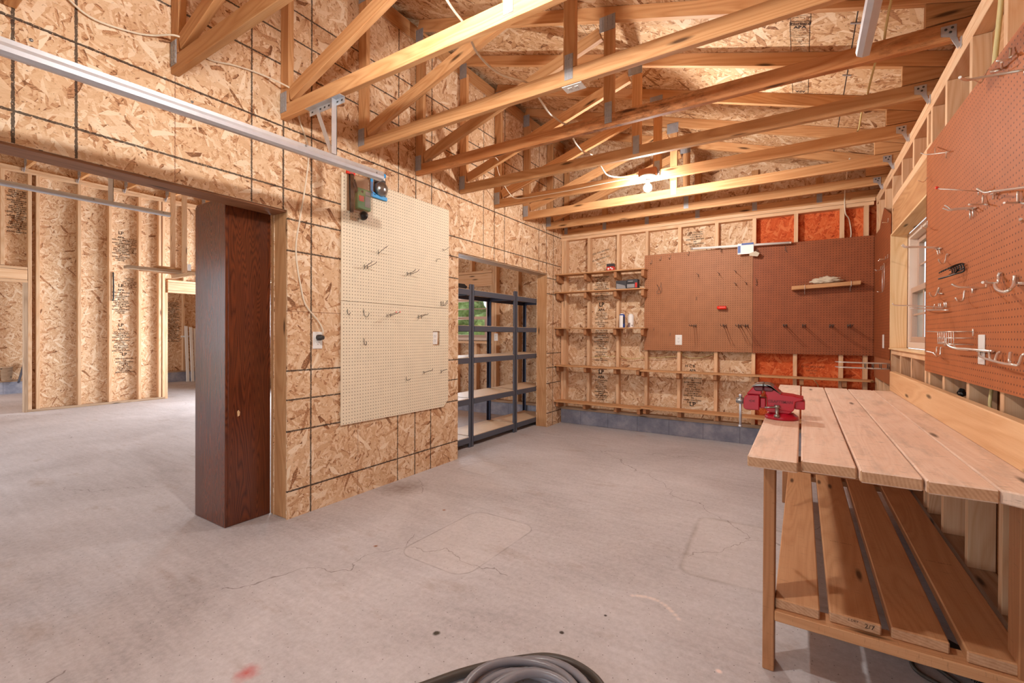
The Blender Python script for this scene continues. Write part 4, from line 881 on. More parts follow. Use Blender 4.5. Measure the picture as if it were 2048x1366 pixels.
# things standing on those shelves
def can(label,x,y,z,r,h,m1,m2,cap):
    t=thing('spray_can',label,'can',(x,y,z))
    mb=MB(); mb.lathe([(r*.96,0),(r,.004),(r,h*.87),(r*.8,h*.93),(r*.62,h*.95)],(x,y,z),seg=24); mb.build('body',M[m1],t)
    mb=MB(); mb.lathe([(r*.62,h*.951),(r*.64,h*.96),(r*.6,h),(r*.4,h)],(x,y,z),seg=16); mb.build('cap',M[cap],t)
    import math as mt
    def wrap(a0,a1,z0,z1,m,nm):
        mb=MB(); n=8; b=len(mb.v)
        for i in range(n+1):
            a=a0+(a1-a0)*i/n
            for zz in (z0,z1): mb.v.append((x+(r+.0006)*mt.sin(a),y-(r+.0006)*mt.cos(a),z+zz))
        for i in range(n): mb.face([2*i,2*i+2,2*i+3,2*i+1],[(0,0)]*4,0,True)
        mb.build(nm,M[m],t)
    wrap(-.9,.6,.002,h*.86,m2,'label')
    return t,wrap
t,wr1=can('blue and white spray can, left of two on the third shelf',-1.952,5.69,1.3365,.037,.182,'canblue','white','white')
wr1(.62,1.3,.05,.14,'boxdark','label'); 
t,wr1=can('white and maroon spray can, right of two on the third shelf',-1.838,5.69,1.3365,.036,.172,'white','white','white')
wr1(-1.0,.15,.005,.06,'maroon','label'); wr1(.6,.9,.02,.035,'boxdark','label')
t=thing('tin_can','red labelled tin can on the topmost shelf','can',(-2.10,5.70,2.0725))
mb=MB(); mb.box(-2.157,-2.06,5.66,5.73,2.0725,2.13); mb.build('lower_label',M['boxred'],t,.004)
mb=MB(); mb.box(-2.157,-2.06,5.661,5.729,2.1305,2.168); mb.build('upper_label',M['boxdark'],t,.004)
mb=MB()
for x,z,r in ((-2.13,2.10,.014),(-2.10,2.112,.011),(-2.08,2.098,.012)): mb.lathe([(0,0),(r,0),(r,.001),(0,.001)],(x,5.6595,z),(0,-1,0),12)
mb.build('berry_print',M['white'],t)
t=thing('cardboard_box','grey box with a pale print, left of two on the second shelf','box',(-1.955,5.69,1.8265))
mb=MB(); mb.box(-2.02,-1.882,5.64,5.74,1.8265,1.935); mb.build('carton',M['boxdark'],t,.002)
mb=MB(); mb.prism([(-2.012,1.832),(-1.89,1.832),(-1.90,1.87),(-1.95,1.885),(-2.012,1.90)],'y',5.639,5.6395); mb.build('pale_print',M['boxgrey'],t)
t=thing('cardboard_box','dark box with black and red print, right of two on second shelf','box',(-1.81,5.69,1.8265))
mb=MB(); mb.box(-1.879,-1.742,5.645,5.74,1.8265,1.945); mb.build('carton',M['boxdark'],t,.002)
mb=MB(); mb.box(-1.875,-1.78,5.644,5.6445,1.84,1.885); mb.box(-1.86,-1.80,5.644,5.6445,1.915,1.925); mb.build('grey_print',M['boxgrey'],t)
mb=MB(); mb.box(-1.772,-1.746,5.644,5.6445,1.84,1.90); mb.build('red_print',M['boxred'],t)
mb=MB(); 
for k in range(5): mb.box(-1.868+k*.018,-1.855+k*.018,5.6435,5.6445,1.89,1.91)
mb.build('black_print',M['black'],t)

# tube, tag, ledge, rag, red object on the boards
t=thing('light_tube','long white tube resting on hooks across both back pegboards','tube',(-.55,5.71,2.26))
mb=MB(); mb.tube([(-1.10,5.715,2.272),(-.12,5.715,2.240)],.0135,12); mb.build('tube',M['white'],t)
mb=MB()
for a,b in (((-1.10,5.715,2.272),(-1.125,5.715,2.2728)),((-.12,5.715,2.24),(-.10,5.715,2.2394))): mb.tube([a,b],.0136,12)
mb.build('end_cap',M['chrome'],t)
t=thing('paper_tag','crumpled blue and white label wrapped around the white tube','tag',(-.53,5.69,2.22))
mb=MB(); mb.box(-.62,-.46,5.694,5.698,2.155,2.275); mb.build('sheet',M['white'],t)
mb=MB(); mb.box(-.618,-.59,5.692,5.6935,2.17,2.25); mb.box(-.58,-.46,5.692,5.6935,2.255,2.276); mb.build('blue_print',M['canblue'],t)
mb=MB(); mb.prism([(-.50,2.155),(-.44,2.175),(-.40,2.15),(-.42,2.115),(-.50,2.13)],'y',5.68,5.69); mb.build('curled_end',M['rag'],t)
t=thing('wooden_ledge','small wooden ledge held on two hooks on the dark brown pegboard','ledge',(.26,5.69,1.79))
mb=MB(); mb.prism([(-.098,1.728),(.487,1.753),(.489,1.793),(-.098,1.767)],'y',5.655,5.755); mb.build('board',M['jamb'],t,.002)
for x,z in ((.02,1.732),(.41,1.748)):
    t=thing('pegboard_hook','%s wire bracket under the small wooden ledge on brown pegboard'%('left' if x<.1 else 'right'),'pegboard hook',(x,5.765,z))
    mb=MB(); mb.tube([(x,5.758,z+.03),(x,5.758,z-.05)],.0028,6); mb.tube(smooth_path([(x,5.758,z-.012),(x,5.70,z-.014),(x,5.652,z-.012),(x,5.646,z+.0),(x,5.646,z+.045)],3),.0028,6); mb.build('wire',M['chrome'],t)
random.seed(3)
mb=MB(); import bmesh
def blob(name,m,c,rx,ry,rz,seed,amp=.25,sub=3,parent=None):
    random.seed(seed); bm=bmesh.new(); bmesh.ops.create_icosphere(bm,subdivisions=sub,radius=1)
    from mathutils import noise as ns
    for v in bm.verts:
        d=v.co.normalized(); k=1+amp*(ns.noise(d*2.3+Vector((seed,0,0)))+.6*ns.noise(d*5.1+Vector((0,seed,0))))
        v.co=Vector((d.x*rx*k,d.y*ry*k,max(d.z*rz*k,-rz*.75)))
    me=bpy.data.meshes.new(name); bm.to_mesh(me); bm.free()
    for p in me.polygons: p.use_smooth=sub>3
    me.materials.append(M[m]); o=bpy.data.objects.new(name,me); C.objects.link(o); o.location=c
    if parent: o.parent=parent; o.location=Vector(c)-wloc(parent)
    return o
o=blob('rag',"rag",(.20,5.70,1.812),.12,.045,.035,5,.5,4); o.rotation_euler=(0,-.045,0); tag(o,'crumpled pale rag lying on the small wooden ledge','rag')
t=thing('red_handle','bright red cylindrical object stuck to the tan pegboard','handle',(-.78,5.72,1.56))
mb=MB(); mb.lathe([(.012,0),(.020,.006),(.021,.03),(.019,.085),(.021,.095),(.017,.10)],(-.835,5.735,1.563),(1,-.05,-.02),14); mb.build('grip',M['redplastic'],t)
mb=MB(); mb.lathe([(.006,0),(.006,.03)],(-.785,5.742,1.562),(0,1,0),8); mb.build('peg',M['steel'],t)

# ------------------------------------------------------------------ pegboard hooks
for i,(side,label,grp,r,tip,lines) in enumerate(HOOKS):
    if 'wire bracket under the small wooden ledge' in label: continue
    t=thing('pegboard_hook',label,'pegboard hook',lines[0][0])
    mb=MB()
    for ln in lines: mb.tube(smooth_path(ln,3) if len(ln)>2 else ln,r*(1.15 if side!='R' else 1.0),6)
    mb.build('wire',M['chrome' if side in 'RN' else 'darkwire'],t)
    if tip:
        for ln in (lines[-1:] if side=='R' else lines[2:]):
            mb=MB(); a=Vector(ln[-1]); d=(a-Vector(ln[-2])).normalized(); mb.tube([a-d*.006,a+d*.003],r*2.2,8); o=mb.build('tip_cap',M['redplastic'],t); o['label']='red rubber tip'
# black wire tool rack
t=thing('wire_rack','black wire tool rack with a row of prongs on the rust pegboard','wire rack',(.59,3.1,1.6))
mb=MB()
for k in range(6):
    y=2.734+k*.036; mb.tube(smooth_path([(.592,y,1.535),(.592,y,1.556),(.586,y,1.561),(.56,y,1.553),(.546,y,1.541)],3),.0026,6)
mb.build('prong',M['blackwire'],t)
mb=MB()
for z in (1.538,1.557): mb.tube([(.592,2.726,z),(.592,2.958,z)],.0028,6)
mb.tube(smooth_path([(.592,2.728,1.545),(.592,2.733,1.525),(.57,2.758,1.518),(.55,2.806,1.512),(.53,2.834,1.507)],3),.0034,6)
mb.tube([(.592,2.80,1.545),(.575,2.80,1.520),(.56,2.79,1.516)],.0028,6)
mb.build('bar',M['blackwire'],t)
# small wire basket
t=thing('wire_basket','little silver wire basket left of the white blank plate','basket',(.58,2.7,1.21))
mb=MB()
yA,yB,zA,zB,xo=2.60,2.86,1.208,1.262,.535
for z in (zA,(zA+zB)/2,zB):
    mb.tube([(.596,yA,z),(xo,yA,z),(xo,yB,z),(.596,yB,z)],.0022,6)
for k in range(8):
    y=yA+(yB-yA)*k/7; mb.tube([(xo,y,zB),(xo,y,zA),(.596,y,zA)],.0018,6)
mb.build('grid',M['chrome'],t)
mb=MB(); mb.tube([(.594,yA,zB+.012),(.594,yA,zB-.02)],.003,6); mb.tube([(.594,yB,zB),(.55,yB+.04,zB),(.53,yB+.2,zB+.005)],.0024,6); mb.build('hanger',M['chrome'],t)
# wire towel rack at the corner
t=thing('wire_rack','wire rack with two bluish loops sticking out under the window corner','wire rack',(.55,4.85,1.0))
mb=MB()
for z,dy in ((1.016,0),(.972,.0)):
    for y in (4.78,4.87): mb.tube(smooth_path([(.603,y,z),(.40,y,z),(.28,y,z+.002),(.245,4.825,z+.004)] if y<4.8 else [(.603,y,z),(.40,y,z),(.28,y,z+.002),(.245,4.825,z+.004)],4),.0042,7)
mb.build('loop',M['chrome'],t)
for y in (4.78,4.87):
    for x in (.601,.55,.50,.45):
        mb=MB(); mb.tube([(x,y,1.018),(x,y,.970)],.0034,6); mb.build('cross_wire',M['darkwire'],t)


# ------------------------------------------------------------------ packages hanging on the cream board
t=thing('tool_package','green and red carded tool in clear plastic at the top left of cream pegboard','package',(-2.84,2.29,2.3))
x=XL+.0145
mb=MB(); mb.box(x,x+.003,2.195,2.39,2.16,2.445); mb.build('card',M['amber'],t)
mb=MB(); mb.box(x+.0035,x+.045,2.262,2.385,2.185,2.345); mb.build('green_card',M['green'],t,.006)
mb=MB(); mb.box(x+.0455,x+.047,2.27,2.315,2.245,2.285); mb.box(x+.003,x+.02,2.185,2.255,2.43,2.455); o=mb.build('red_label',M['redplastic'],t)
stamp(t,(x+.0472,2.2925,2.26),(0,1,0),(0,0,1),[('SAVE',.014,0,.008),('MORE',.014,0,-.008)],name='red_label_print',mat='boxgrey')
stamp(t,(x+.0205,2.22,2.437),(0,1,0),(0,0,1),[('FLEX',.016,0,0)],name='top_print',mat='boxgrey')
mb=MB(); mb.box(x+.0455,x+.0465,2.33,2.375,2.30,2.33); mb.box(x+.0455,x+.0465,2.325,2.375,2.21,2.295); mb.build('pale_print',M['boxgrey'],t)
mb=MB(); mb.tube([(x+.02,2.225,2.15),(x+.02,2.225,2.30),(x+.02,2.22,2.43)],[.015,.02,.018],10); mb.tube([(x+.03,2.225,2.39),(x+.02,2.26,2.32),(x+.03,2.31,2.32)],.02,10); mb.build('tool_handle',M['black'],t)
mb=MB(); mb.lathe([(.018,0),(.032,.012),(.034,.04),(.012,.065)],(x+.015,2.315,2.155),(.6,.0,-.35),14); mb.build('tool_head',M['black'],t)
mb=MB(); mb.box(x+.048,x+.0485,2.19,2.40,2.11,2.42); mb.build('blister',M['blister'],t)
t=thing('lamp_package','blue carded round lamp in clear plastic, partly behind the door track end','package',(-2.84,2.48,2.38))
mb=MB(); mb.box(x+.003,x+.006,2.40,2.565,2.33,2.53); mb.build('card',M['amber'],t)
mb=MB(); 
for a in ((2.405,2.425,2.36,2.47),(2.405,2.57,2.315,2.345),(2.41,2.555,2.50,2.53)): mb.box(x+.0065,x+.022,*a)
mb.prism([(2.405,2.36),(2.425,2.36),(2.46,2.345),(2.44,2.328)],'x',x+.0065,x+.022)
mb.build('blue_frame',M['blue'],t,.003)
mb=MB(); mb.box(x+.0065,x+.014,2.415,2.55,2.478,2.499); mb.build('white_band',M['white'],t)
mb=MB(); mb.lathe([(.058,0),(.06,.02),(.05,.045),(.02,.06),(.0,.062)],(x+.007,2.497,2.395),(1,0,0),20); mb.build('lamp_dome',M['steel'],t)
mb=MB(); mb.box(x+.0065,x+.009,2.445,2.56,2.345,2.475); mb.build('dark_backing',M['black'],t)

# ------------------------------------------------------------------ lamp on the truss, cables
t=thing('ceiling_lamp','lit bare bulb in a white lampholder under a truss chord','lamp',(-1.178,4.12,2.63))
mb=MB(); mb.box(-1.255,-1.10,4.075,4.128,2.668,2.735); mb.build('junction_box',M['hardboard'],t,.004)
mb=MB(); mb.lathe([(.074,0),(.074,-.008),(.06,-.018),(.035,-.024)],(-1.178,4.10,2.6675),seg=24); mb.build('lampholder',M['white'],t)
mb=MB(); mb.lathe([(.021,-.025),(.021,-.055),(.016,-.058)],(-1.178,4.10,2.6675),seg=16); mb.build('socket',M['white'],t)
mb=MB(); n=10; prof=[(.014,-.059)]
for i in range(n+1):
    a=PI*.13+ (PI*.87)*i/n; prof.append((.036*math.sin(a),-.105+.036*math.cos(a)+(0)))
mb.lathe(prof,(-1.178,4.10,2.6675),seg=20); o=mb.build('bulb',M['bulb'],t); o['label']='glowing bulb'
t2=copy_tree(t); t2.location=(-1.12,1.07,2.63); t2['label']='bare bulb lampholder over the doorway end of the workshop, above the picture'
def cable(label,pts,r,m='cable',n=5,cat='cable'):
    mb=MB(); mb.tube(smooth_path(pts,n),r,8); o=mb.build('cable',M[m]); return tag(o,label,cat)
cable('thick cream cable draped over the trusses to the lit bulb',[(-1.05,.98,2.60),(-1.176,1.16,2.70),(-1.30,1.40,2.735),(-1.36,1.60,2.735),(-1.385,1.74,2.732),(-1.42,1.88,2.69),(-1.44,2.10,2.70),(-1.40,2.29,2.735),(-1.39,2.345,2.74),(-1.345,2.40,2.665),(-1.36,2.55,2.645),(-1.40,2.72,2.69),(-1.435,2.89,2.733),(-1.425,2.965,2.732),(-1.43,3.10,2.668),(-1.47,3.35,2.69),(-1.49,3.5,2.733),(-1.48,3.57,2.733),(-1.44,3.64,2.66),(-1.445,3.80,2.640),(-1.42,4.02,2.68),(-1.30,4.085,2.69),(-1.257,4.09,2.695)],.0062)
cable('thin pale cable strung along the bulb truss chord to the left wall',[(-1.256,4.112,2.682),(-1.55,4.118,2.684),(-1.9,4.118,2.676),(-2.25,4.118,2.678),(-2.561,4.11,2.688),(-2.63,4.06,2.74),(-2.60,3.86,2.82),(-2.49,3.62,2.86),(-2.40,3.50,2.868),(-2.38,3.3,2.86),(-2.39,3.12,2.84)],.0042)
cable('pale cable stapled along the wall top between the truss ends',[(XL+.01,.60,2.86),(XL+.016,.675,2.775),(XL+.014,.763,2.739),(XL+.014,.897,2.757),(XL+.014,.991,2.789),(XL+.095,1.06,2.80),(XL+.095,1.13,2.80),(XL+.014,1.264,2.804),(XL+.014,1.40,2.838),(XL+.014,1.548,2.86),(XL+.095,1.665,2.82),(XL+.095,1.745,2.81)],.005)
t=thing('power_cord','pale cord hanging down the board wall into an outlet plug','power cord',(XL+.02,1.83,1.8))
mb=MB(); mb.tube(smooth_path([(XL+.095,1.735,2.80),(XL+.04,1.79,2.74),(XL+.016,1.816,2.678),(XL+.016,1.853,2.591),(XL+.016,1.883,2.499),(XL+.016,1.879,2.395),(XL+.016,1.854,2.217),(XL+.016,1.818,2.006),(XL+.016,1.793,1.833),(XL+.016,1.801,1.70),(XL+.016,1.826,1.568),(XL+.018,1.863,1.435),(XL+.022,1.951,1.335),(XL+.03,1.985,1.27),(XL+.032,1.985,1.232)],5),.0052,8); mb.build('wire',M['cable'],t)
mb=MB(); mb.lathe([(.021,0),(.021,.022),(.017,.025),(.016,.046),(.012,.048)],(XL+.0095,1.965,1.213),(1,0.1,.0),18); mb.build('plug',M['plug'],t)
cable('yellowish cable hanging through the trusses near the right wall, upper length',[(.30,2.10,2.90),(.33,2.45,2.80),(.335,2.75,2.78),(.335,2.87,2.745),(.34,2.98,2.742),(.335,3.2,2.77),(.33,3.5,2.738),(.332,3.58,2.738),(.33,3.8,2.77),(.335,4.08,2.74),(.332,4.18,2.74),(.33,4.45,2.77)],.0055,'cable_y')
cable('yellowish cable running down between the right wall studs at picture top',[(.63,2.44,2.60),(.63,2.464,2.514),(.63,2.493,2.416),(.63,2.523,2.325),(.63,2.55,2.2)],.0085,'cable_y')
cable('pale cable dropping past the last trusses behind the corner boards',[(.33,4.80,2.75),(.335,5.1,2.74),(.345,5.33,2.735),(.34,5.39,2.73),(.35,5.6,2.72),(.36,5.78,2.66),(.36,5.785,2.60),(.368,5.787,2.5),(.40,5.84,2.45),(.42,5.845,2.3),(.40,5.845,2.2)],.006,'cable')
cable('thin yellowish cable sagging across the bays under the tan pegboard',[(-2.44,5.843,.93),(-2.25,5.84,.95),(-2.06,5.845,.955),(-1.9,5.84,.93),(-1.72,5.845,.95),(-1.5,5.84,.96),(-1.30,5.845,.985)],.004,'cable_y')
cable('thin yellowish cable drooping just below the tan pegboard in one bay',[(-1.25,5.80,1.04),(-1.22,5.84,.99),(-1.12,5.845,.965),(-.98,5.845,.985),(-.88,5.84,1.03)],.004,'cable_y')
cable('yellowish cable stub between studs under the rust pegboard',[(XR+.04,2.62,1.03),(XR+.03,2.60,.96),(XR+.035,2.57,.90),(XR+.05,2.55,.86)],.006,'cable_y')
cable('short yellowish cable loop behind the far bench end in the red bay',[(.10,5.84,.78),(.14,5.83,.73),(.15,5.835,.66),(.13,5.84,.62)],.004,'cable_y')
cable('black cord tied on a stud of the far garage wall',[(XF+.006,2.934,2.29),(XF+.012,2.935,2.2),(XF+.012,2.937,2.0),(XF+.012,2.937,1.85),(XF+.008,2.93,1.79)],.011,'black')
mb=MB(); mb.tube([(XR+.03,2.98,.985),(XR+.02,2.955,.965),(XR+.03,2.94,.975)],.012,8); mb.tube([(XR+.02,2.99,.97),(XR+.02,2.95,.99)],.008,8); o=mb.build('cable_clamp',M['black']); tag(o,'dark cable clamp between studs just under the rust pegboard','clamp')

# ------------------------------------------------------------------ workbench
t=thing('workbench','long plank topped workbench along the right wall','workbench',(.22,3.05,0))
px=((-.155,-.008,1.747,4.447),(.000,.147,1.778,4.395),(.153,.299,1.745,4.397),(.303,.450,1.727,4.385))
for a,b,y0,y1 in px:
    mb=MB(1); mb.box(a,b,y0,y1,.792,.83,1); mb.build('plank',[M['bench_top'],M['end']],t,.004)
mb=MB(); b=.4515; mb.prism([(b,1.735),(.50,1.705),(.60,1.72),(.60,4.39),(b,4.39)],'z',.792,.83); 
for k in range(len(mb.uv)): mb.uv[k]=[(v,u) for u,v in mb.uv[k]]
mb.build('plank',[M['bench_top'],M['end']],t,.004)
mb=MB(); mb.box(.562,.600,1.60,4.45,.8305,.976,1); mb.build('backsplash',M['back'],t,.004)
for y in (1.93,3.93):
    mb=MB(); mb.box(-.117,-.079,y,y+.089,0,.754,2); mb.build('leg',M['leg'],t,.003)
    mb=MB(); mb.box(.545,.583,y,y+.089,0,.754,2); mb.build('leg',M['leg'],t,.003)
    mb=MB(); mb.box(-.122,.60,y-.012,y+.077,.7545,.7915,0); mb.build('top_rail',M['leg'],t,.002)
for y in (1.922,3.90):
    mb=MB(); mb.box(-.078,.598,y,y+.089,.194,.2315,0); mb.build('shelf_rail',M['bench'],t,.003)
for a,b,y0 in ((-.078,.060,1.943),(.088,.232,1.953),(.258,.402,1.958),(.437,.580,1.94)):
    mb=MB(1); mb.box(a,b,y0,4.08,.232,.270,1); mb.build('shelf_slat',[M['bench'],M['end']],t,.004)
stamp(t,(.20,1.9525,.252),(1,0,0),(0,0,1),[('2/7',.022,.0,-.006),('S-DRY',.011,-.045,.004)],name='grade_stamp')
stamp(t,(.16,2.62,.2705),(1,0,0),(0,1,0),[('S-DRY  HEM-FIR',.012,0,0)],name='grade_stamp',mat='inkl')
stamp(t,(.50,2.62,.2705),(1,0,0),(0,1,0),[('S-DRY  HEM-FIR',.012,0,0)],name='grade_stamp',mat='inkl')
# vise
t=thing('bench_vise','red bench vise bolted on the outer bench plank','vise',(-.09,2.62,.83))
Yf,Yr=2.565,2.675
mb=MB(); mb.prism([(-.250,.878),(-.246,.928),(-.232,.945),(-.176,.947),(-.176,.868),(-.238,.866)],'y',Yf+.006,Yr-.006); mb.prism([(-.236,.946),(-.205,.985),(-.166,.990),(-.166,.946)],'y',Yf,Yr); mb.build('moving_jaw',M['red'],t,.005)
mb=MB(); mb.prism([(-.152,.950),(-.152,.990),(-.112,.989),(-.082,.956),(-.034,.952),(-.02,.948),(.010,.944),(.004,.932),(-.024,.922),(-.03,.882),(-.04,.872),(-.142,.884),(-.146,.945)],'y',Yf+.002,Yr-.002); mb.build('fixed_jaw',M['red'],t,.005)
mb=MB(); mb.prism([(-.176,.93),(-.176,.878),(-.15,.878),(-.15,.93)],'y',Yf+.02,Yr-.02); mb.build('slide_bar',M['red'],t,.004)
mb=MB(); mb.box(-.029,.014,Yf+.015,Yr-.015,.886,.930); mb.build('slide_end',M['red'],t,.004)
mb=MB(); mb.prism([(-.216,.984),(-.19,1.001),(-.160,1.004),(-.1595,.990),(-.188,.989)],'y',Yf-.004,Yr+.004); mb.prism([(-.1585,.990),(-.1585,1.004),(-.13,1.001),(-.083,.958),(-.090,.956),(-.125,.989)],'y',Yf-.004,Yr+.004); mb.build('jaw_plate',M['steel'],t,.003)
mb=MB(); mb.prism([(-.206,.985),(-.160,.988),(-.160,.966),(-.196,.965)],'y',Yf-.004,Yr+.004); mb.build('jaw_face',M['maroon'],t,.004)
mb=MB(); mb.prism([(-.158,.988),(-.125,.987),(-.112,.978),(-.122,.966),(-.158,.966)],'y',Yf-.004,Yr+.004); mb.build('jaw_face',M['maroon'],t,.004)
mb=MB(); mb.prism([(-.15,.873),(-.13,.862),(-.05,.862),(-.038,.873),(-.042,.884),(-.142,.884)],'y',Yf+.005,Yr-.005); mb.lathe([(.050,.032),(.062,.022),(.072,.016),(.074,0)],(-.083,2.62,.8305),seg=26); mb.box(-.150,-.018,2.585,2.655,.8305,.842); mb.build('swivel_base',M['red'],t,.003)
mb=MB(); mb.lathe([(.013,0),(.013,.012),(.008,.013),(.008,.045),(.012,.047),(.012,.058)],(-.100,2.553,.8455),seg=14); mb.tube([(-.10,2.552,.894),(-.13,2.548,.891),(-.152,2.545,.889)],.0045,8); mb.build('lock_bolt',M['steel'],t)
mb=MB(); mb.lathe([(.012,-.025),(.017,-.010),(.017,.010),(.011,.016)],(-.262,2.62,.905),(1,0,0),14); mb.lathe([(.0,-.02),(.013,-.012),(.014,0),(.013,.012),(0,.02)],(-.266,2.62,.907),(0,0,1),14); mb.build('screw_head',M['steel'],t)
mb=MB(); mb.tube([(-.266,2.62,.932),(-.266,2.62,.775)],.0062,10); mb.lathe([(.0,-.008),(.009,-.004),(.009,.004),(0,.008)],(-.266,2.62,.774),(0,0,1),12); mb.lathe([(.0,-.008),(.009,-.004),(.009,.004),(0,.008)],(-.266,2.62,.932),(0,0,1),12); mb.build('handle_bar',M['galv'],t)
mb=MB(); mb.tube([(-.176,2.62,.905),(-.15,2.62,.905)],.012,10); mb.build('lead_screw',M['steel'],t)
stamp(t,(-.088,Yf+.0015,.913),(1,0,0),(0,0,1),[('CRAFTSMAN',.0185,0,0,.03)],name='embossed_lettering',mat='emboss')
stamp(t,(-.21,Yf+.0055,.905),(1,0,0),(0,0,1),[('<<',.024,0,0,.03)],name='embossed_mark',mat='emboss')

# ------------------------------------------------------------------ floor things
t=thing('coiled_hose','thick grey hose lying in a coil on the concrete floor','hose',(-.74,1.26,0))
random.seed(11); pts=[]
turns=6; N=36
for i in range(turns*N+1):
    a=2*PI*i/N; k=i/N
    rx=.180+.022*math.sin(k*2.4)+.008*math.sin(a*1.7); ry=.212+.022*math.cos(k*1.9+.6)
    cx=-.722+.026*math.sin(k*3.1); cy=1.232+.02*math.cos(k*2.2)
    z=.0155+.006*k+ .016*(.5+.5*math.sin(a*1.5+k))
    pts.append((cx+rx*math.cos(a),cy+ry*math.sin(a),z))
mb=MB(); mb.tube(pts,.0148,12); mb.build('hose',M['hose'],t)
t=thing('rubber_tube','darker rubber tube arching on the floor beside the coiled hose','hose',(-1.0,1.35,0))
mb=MB(); mb.tube(smooth_path([(-1.22,.94,.017),(-1.16,1.06,.017),(-1.10,1.16,.017),(-1.03,1.28,.017),(-.95,1.385,.017),(-.87,1.47,.017),(-.80,1.525,.017),(-.71,1.545,.017),(-.61,1.52,.017),(-.54,1.45,.017),(-.50,1.36,.017)],5),.0158,12); mb.build('hose',M['hosedark'],t)
cable('dark cord looped on the floor under the bench shelf',[(.62,2.04,.008),(.52,2.10,.008),(.43,2.165,.008),(.375,2.20,.008),(.357,2.25,.008),(.375,2.30,.008),(.42,2.29,.008),(.47,2.22,.008),(.52,2.16,.014),(.58,2.10,.008)],.0075,'hosedark',5,'cord')
t=thing('floor_brush','black bristled brush head lying under the bench slats','brush',(.52,2.33,0))
mb=MB(); mb.bar((.41,2.42,.055),(.63,2.22,.055),.06,.03); mb.build('stock',M['black'],t,.004)
random.seed(5); mb=MB(); d=Vector((.22,-.20,0)).normalized(); n=Vector((d.y,-d.x,0))
for k in range(420):
    p=Vector((.52,2.32,.042))+d*random.uniform(-.145,.145)+n*random.uniform(-.028,.028); q=p+Vector((random.uniform(-.02,.02),random.uniform(-.02,.02),-.040)); q.z=.001
    mb.tube([p,q],.0016,3,False)
mb.build('bristle_tuft',M['bristle'],t)

# ------------------------------------------------------------------ garage bay and store things
t=thing('hanging_rack','pale batten hanger holding boards up in the garage bay','rack',(-8,3.2,2.4))
mb=MB(); mb.box(-8.02,-7.98,3.15,3.21,2.16,3.768,2); mb.build('hanger_post',M['pine'],t)
mb=MB(); mb.box(-8.4,-7.70,3.16,3.20,2.10,2.155); mb.build('cross_bar',M['pine'],t)
mb=MB(); mb.box(-8.42,-8.38,3.15,3.21,2.157,3.768,2); mb.build('hanger_post',M['pine'],t)
mb=MB(); mb.box(-7.975,-7.97,3.212,3.26,2.20,2.30); mb.build('white_clip',M['white'],t)
for k,(x,y0,z,w,h,m,l) in enumerate(((-8.10,2.49,2.20,.14,.04,'greywood','pale weathered board sticking out furthest from the garage hanger'),(-8.26,2.72,2.20,.13,.038,'bench','reddish board behind the pale one on the garage hanger'),(-8.12,2.85,2.245,.14,.035,'jamb','reddish board topmost on the garage hanger'),(-8.25,2.95,2.243,.10,.03,'greywood','short grey batten at the back of the garage hanger'))):
    mb=MB(); mb.box(x-w/2,x+w/2,y0,4.6,z-.043,z-.043+h,1); o=mb.build('board',M[m],None,.002); tag(o,l,'board')
mb=MB()
for k,(x,y) in enumerate(((-13.25,5.33),(-13.20,5.42),(-13.22,5.52))): 
    m=MB(); m.bar((x+.05,y,.001),(x-.11,y+.02,1.42-.03*k),.06,.03,(1,0,0)); o=m.build('white_batten',M['white']); tag(o,('white trim board leaning left of three in the store beyond','white trim board leaning in the middle of three in the store','white trim board leaning right of three, next to the dark column')[k],'trim board','leaning white trim boards')
m=MB(); m.box(-13.31,-13.28,5.25,5.42,1.13,1.17); o=m.build('white_batten',M['white'])
tag(o,'short white cross piece fixed behind the leaning trim boards','trim board'); o.location.x-=.085
m=MB(); m.bar((-13.2,2.36,.245),(-13.38,2.47,.62),.12,.03,(0,1,0)); o=m.build('slate_board',M['slate'],None,.003); o.location=(0,0,0); tag(o,'dark board leaning on the footing in the left doorway','board')
mb=MB(); mb.lathe([(.07,0),(.085,.26),(.09,.26),(.09,.275),(.08,.275)],(-13.30,2.21,.2785),seg=18); o=mb.build('bucket',M['greywood']); tag(o,'dull grey bucket standing on the footing ledge in the left doorway','bucket')

# ------------------------------------------------------------------ outside
mb=MB(); mb.panel(-30,30,-30,30,-.30,-.12); o=mb.build('ground',M['lawn']); tag(o,kind='structure')
t=thing('garden_fence','weathered grey board fence outside the workshop window','fence',(2.6,4.5,0))
mb=MB(); mb.panel(2.6,2.64,1.0,9.5,-.12,2.6); mb.build('boarding',M['fence'],t)
for y in (1.5,4.0,6.5,9.0):
    mb=MB(); mb.box(2.56,2.599,y,y+.09,-.12,2.65); mb.build('post',M['fence'],t)
tr=['rounded leafy bush close outside the garage rear window','tall leafy bush to the left behind the rear window','tall leafy bush to the right behind the rear window']
for k,(x,y,r,h) in enumerate(((-6.0,9.6,1.1,1.2),(-12.0,13.0,1.8,2.4),(-7.2,15.0,2.0,3.2))):
    o=blob('garden_bush','leaf',(x,y,h*.75),r,r,h,20+k,.35,5); tag(o,tr[k],'bush','bushes outside the rear window')
    dm=o.modifiers.new('leafy','DISPLACE'); tx=bpy.data.textures.new('leafy','CLOUDS'); tx.noise_scale=.16; dm.texture=tx; dm.strength=.5

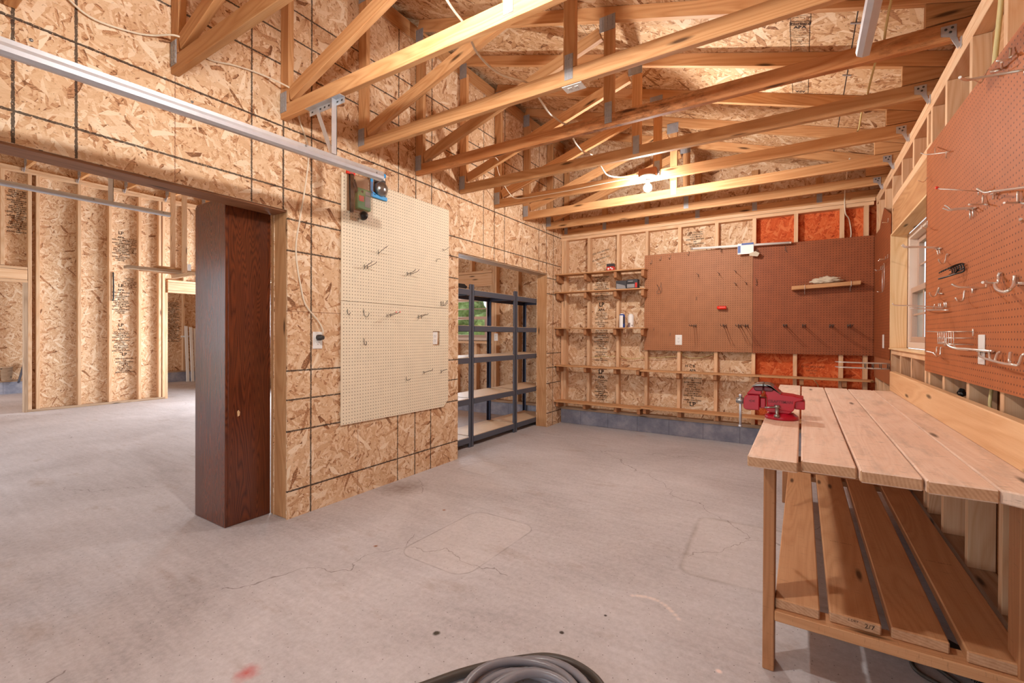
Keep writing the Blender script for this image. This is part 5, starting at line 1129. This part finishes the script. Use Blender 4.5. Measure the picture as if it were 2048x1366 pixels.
# ------------------------------------------------------------------ light
w=bpy.data.worlds.new('sky'); bpy.context.scene.world=w; w.use_nodes=True
bg=w.node_tree.nodes['Background']; bg.inputs[0].default_value=(.86,.93,1,1); bg.inputs[1].default_value=SKY
def area(name,loc,rot,sx,sy,power,col):
    l=bpy.data.lights.new(name,'AREA'); l.shape='RECTANGLE'; l.size=sx; l.size_y=sy; l.energy=power; l.color=col
    o=bpy.data.objects.new(name,l); C.objects.link(o); o.location=loc; o.rotation_euler=rot; return o
area('daylight_workshop_door',(-1.15,-1.36,1.1),(PI/2,0,0),2.6,2.1,P_DOOR,(.93,.96,1))
area('daylight_garage_door',(-6.7,-1.36,1.2),(PI/2,0,0),5.2,2.3,P_GAR,(.80,.90,1))
area('store_fill_light',(-12.2,-1.36,1.15),(PI/2,0,0),3.0,2.2,P_STORE,(.93,.96,1))  # added fill that brightens the store, set in an assumed doorway
area('daylight_rear_windows',(-5.58,5.93,1.5),(-PI/2,0,0),1.40,.66,P_RW,(.84,.92,1))  # shines through the added window and the hidden end of its neighbour
area('daylight_rear_window_far',(-8.45,5.93,1.48),(-PI/2,0,0),1.6,.95,P_RF,(.88,.94,1))
BULB.inputs['Emission Strength'].default_value=BULB_E

# ------------------------------------------------------------------ camera
cam=bpy.data.cameras.new('camera'); co=bpy.data.objects.new('camera',cam); C.objects.link(co)
yaw,pit,rol=0.567807,-0.005203,0.004918
c,s=math.cos(yaw),math.sin(yaw)
F=Vector((-s,c,0)); R=Vector((c,s,0)); U=Vector((0,0,1))
F2=F*math.cos(pit)+U*math.sin(pit); U2=U*math.cos(pit)-F*math.sin(pit)
R3=R*math.cos(rol)+U2*math.sin(rol); U3=U2*math.cos(rol)-R*math.sin(rol)
mat=Matrix((R3,U3,-F2)).transposed().to_4x4(); mat.translation=Vector((0,0,1.24)); co.matrix_world=mat
cam.sensor_width=36; cam.lens=909.46*36/2048; cam.shift_y=(673.9-683)/2048; cam.clip_start=.02
sc=bpy.context.scene; sc.camera=co
vs=sc.view_settings; vs.view_transform='Standard'; vs.look='None'; vs.exposure=EXPO; vs.gamma=1; vs.use_curve_mapping=False
sc.cycles.use_denoising=True; sc.cycles.adaptive_threshold=.02
sc.cycles.max_bounces=8; sc.cycles.diffuse_bounces=5; sc.cycles.glossy_bounces=3; sc.cycles.transmission_bounces=4; sc.cycles.transparent_max_bounces=8
sc.cycles.caustics_reflective=False; sc.cycles.caustics_refractive=False; sc.cycles.sample_clamp_indirect=6
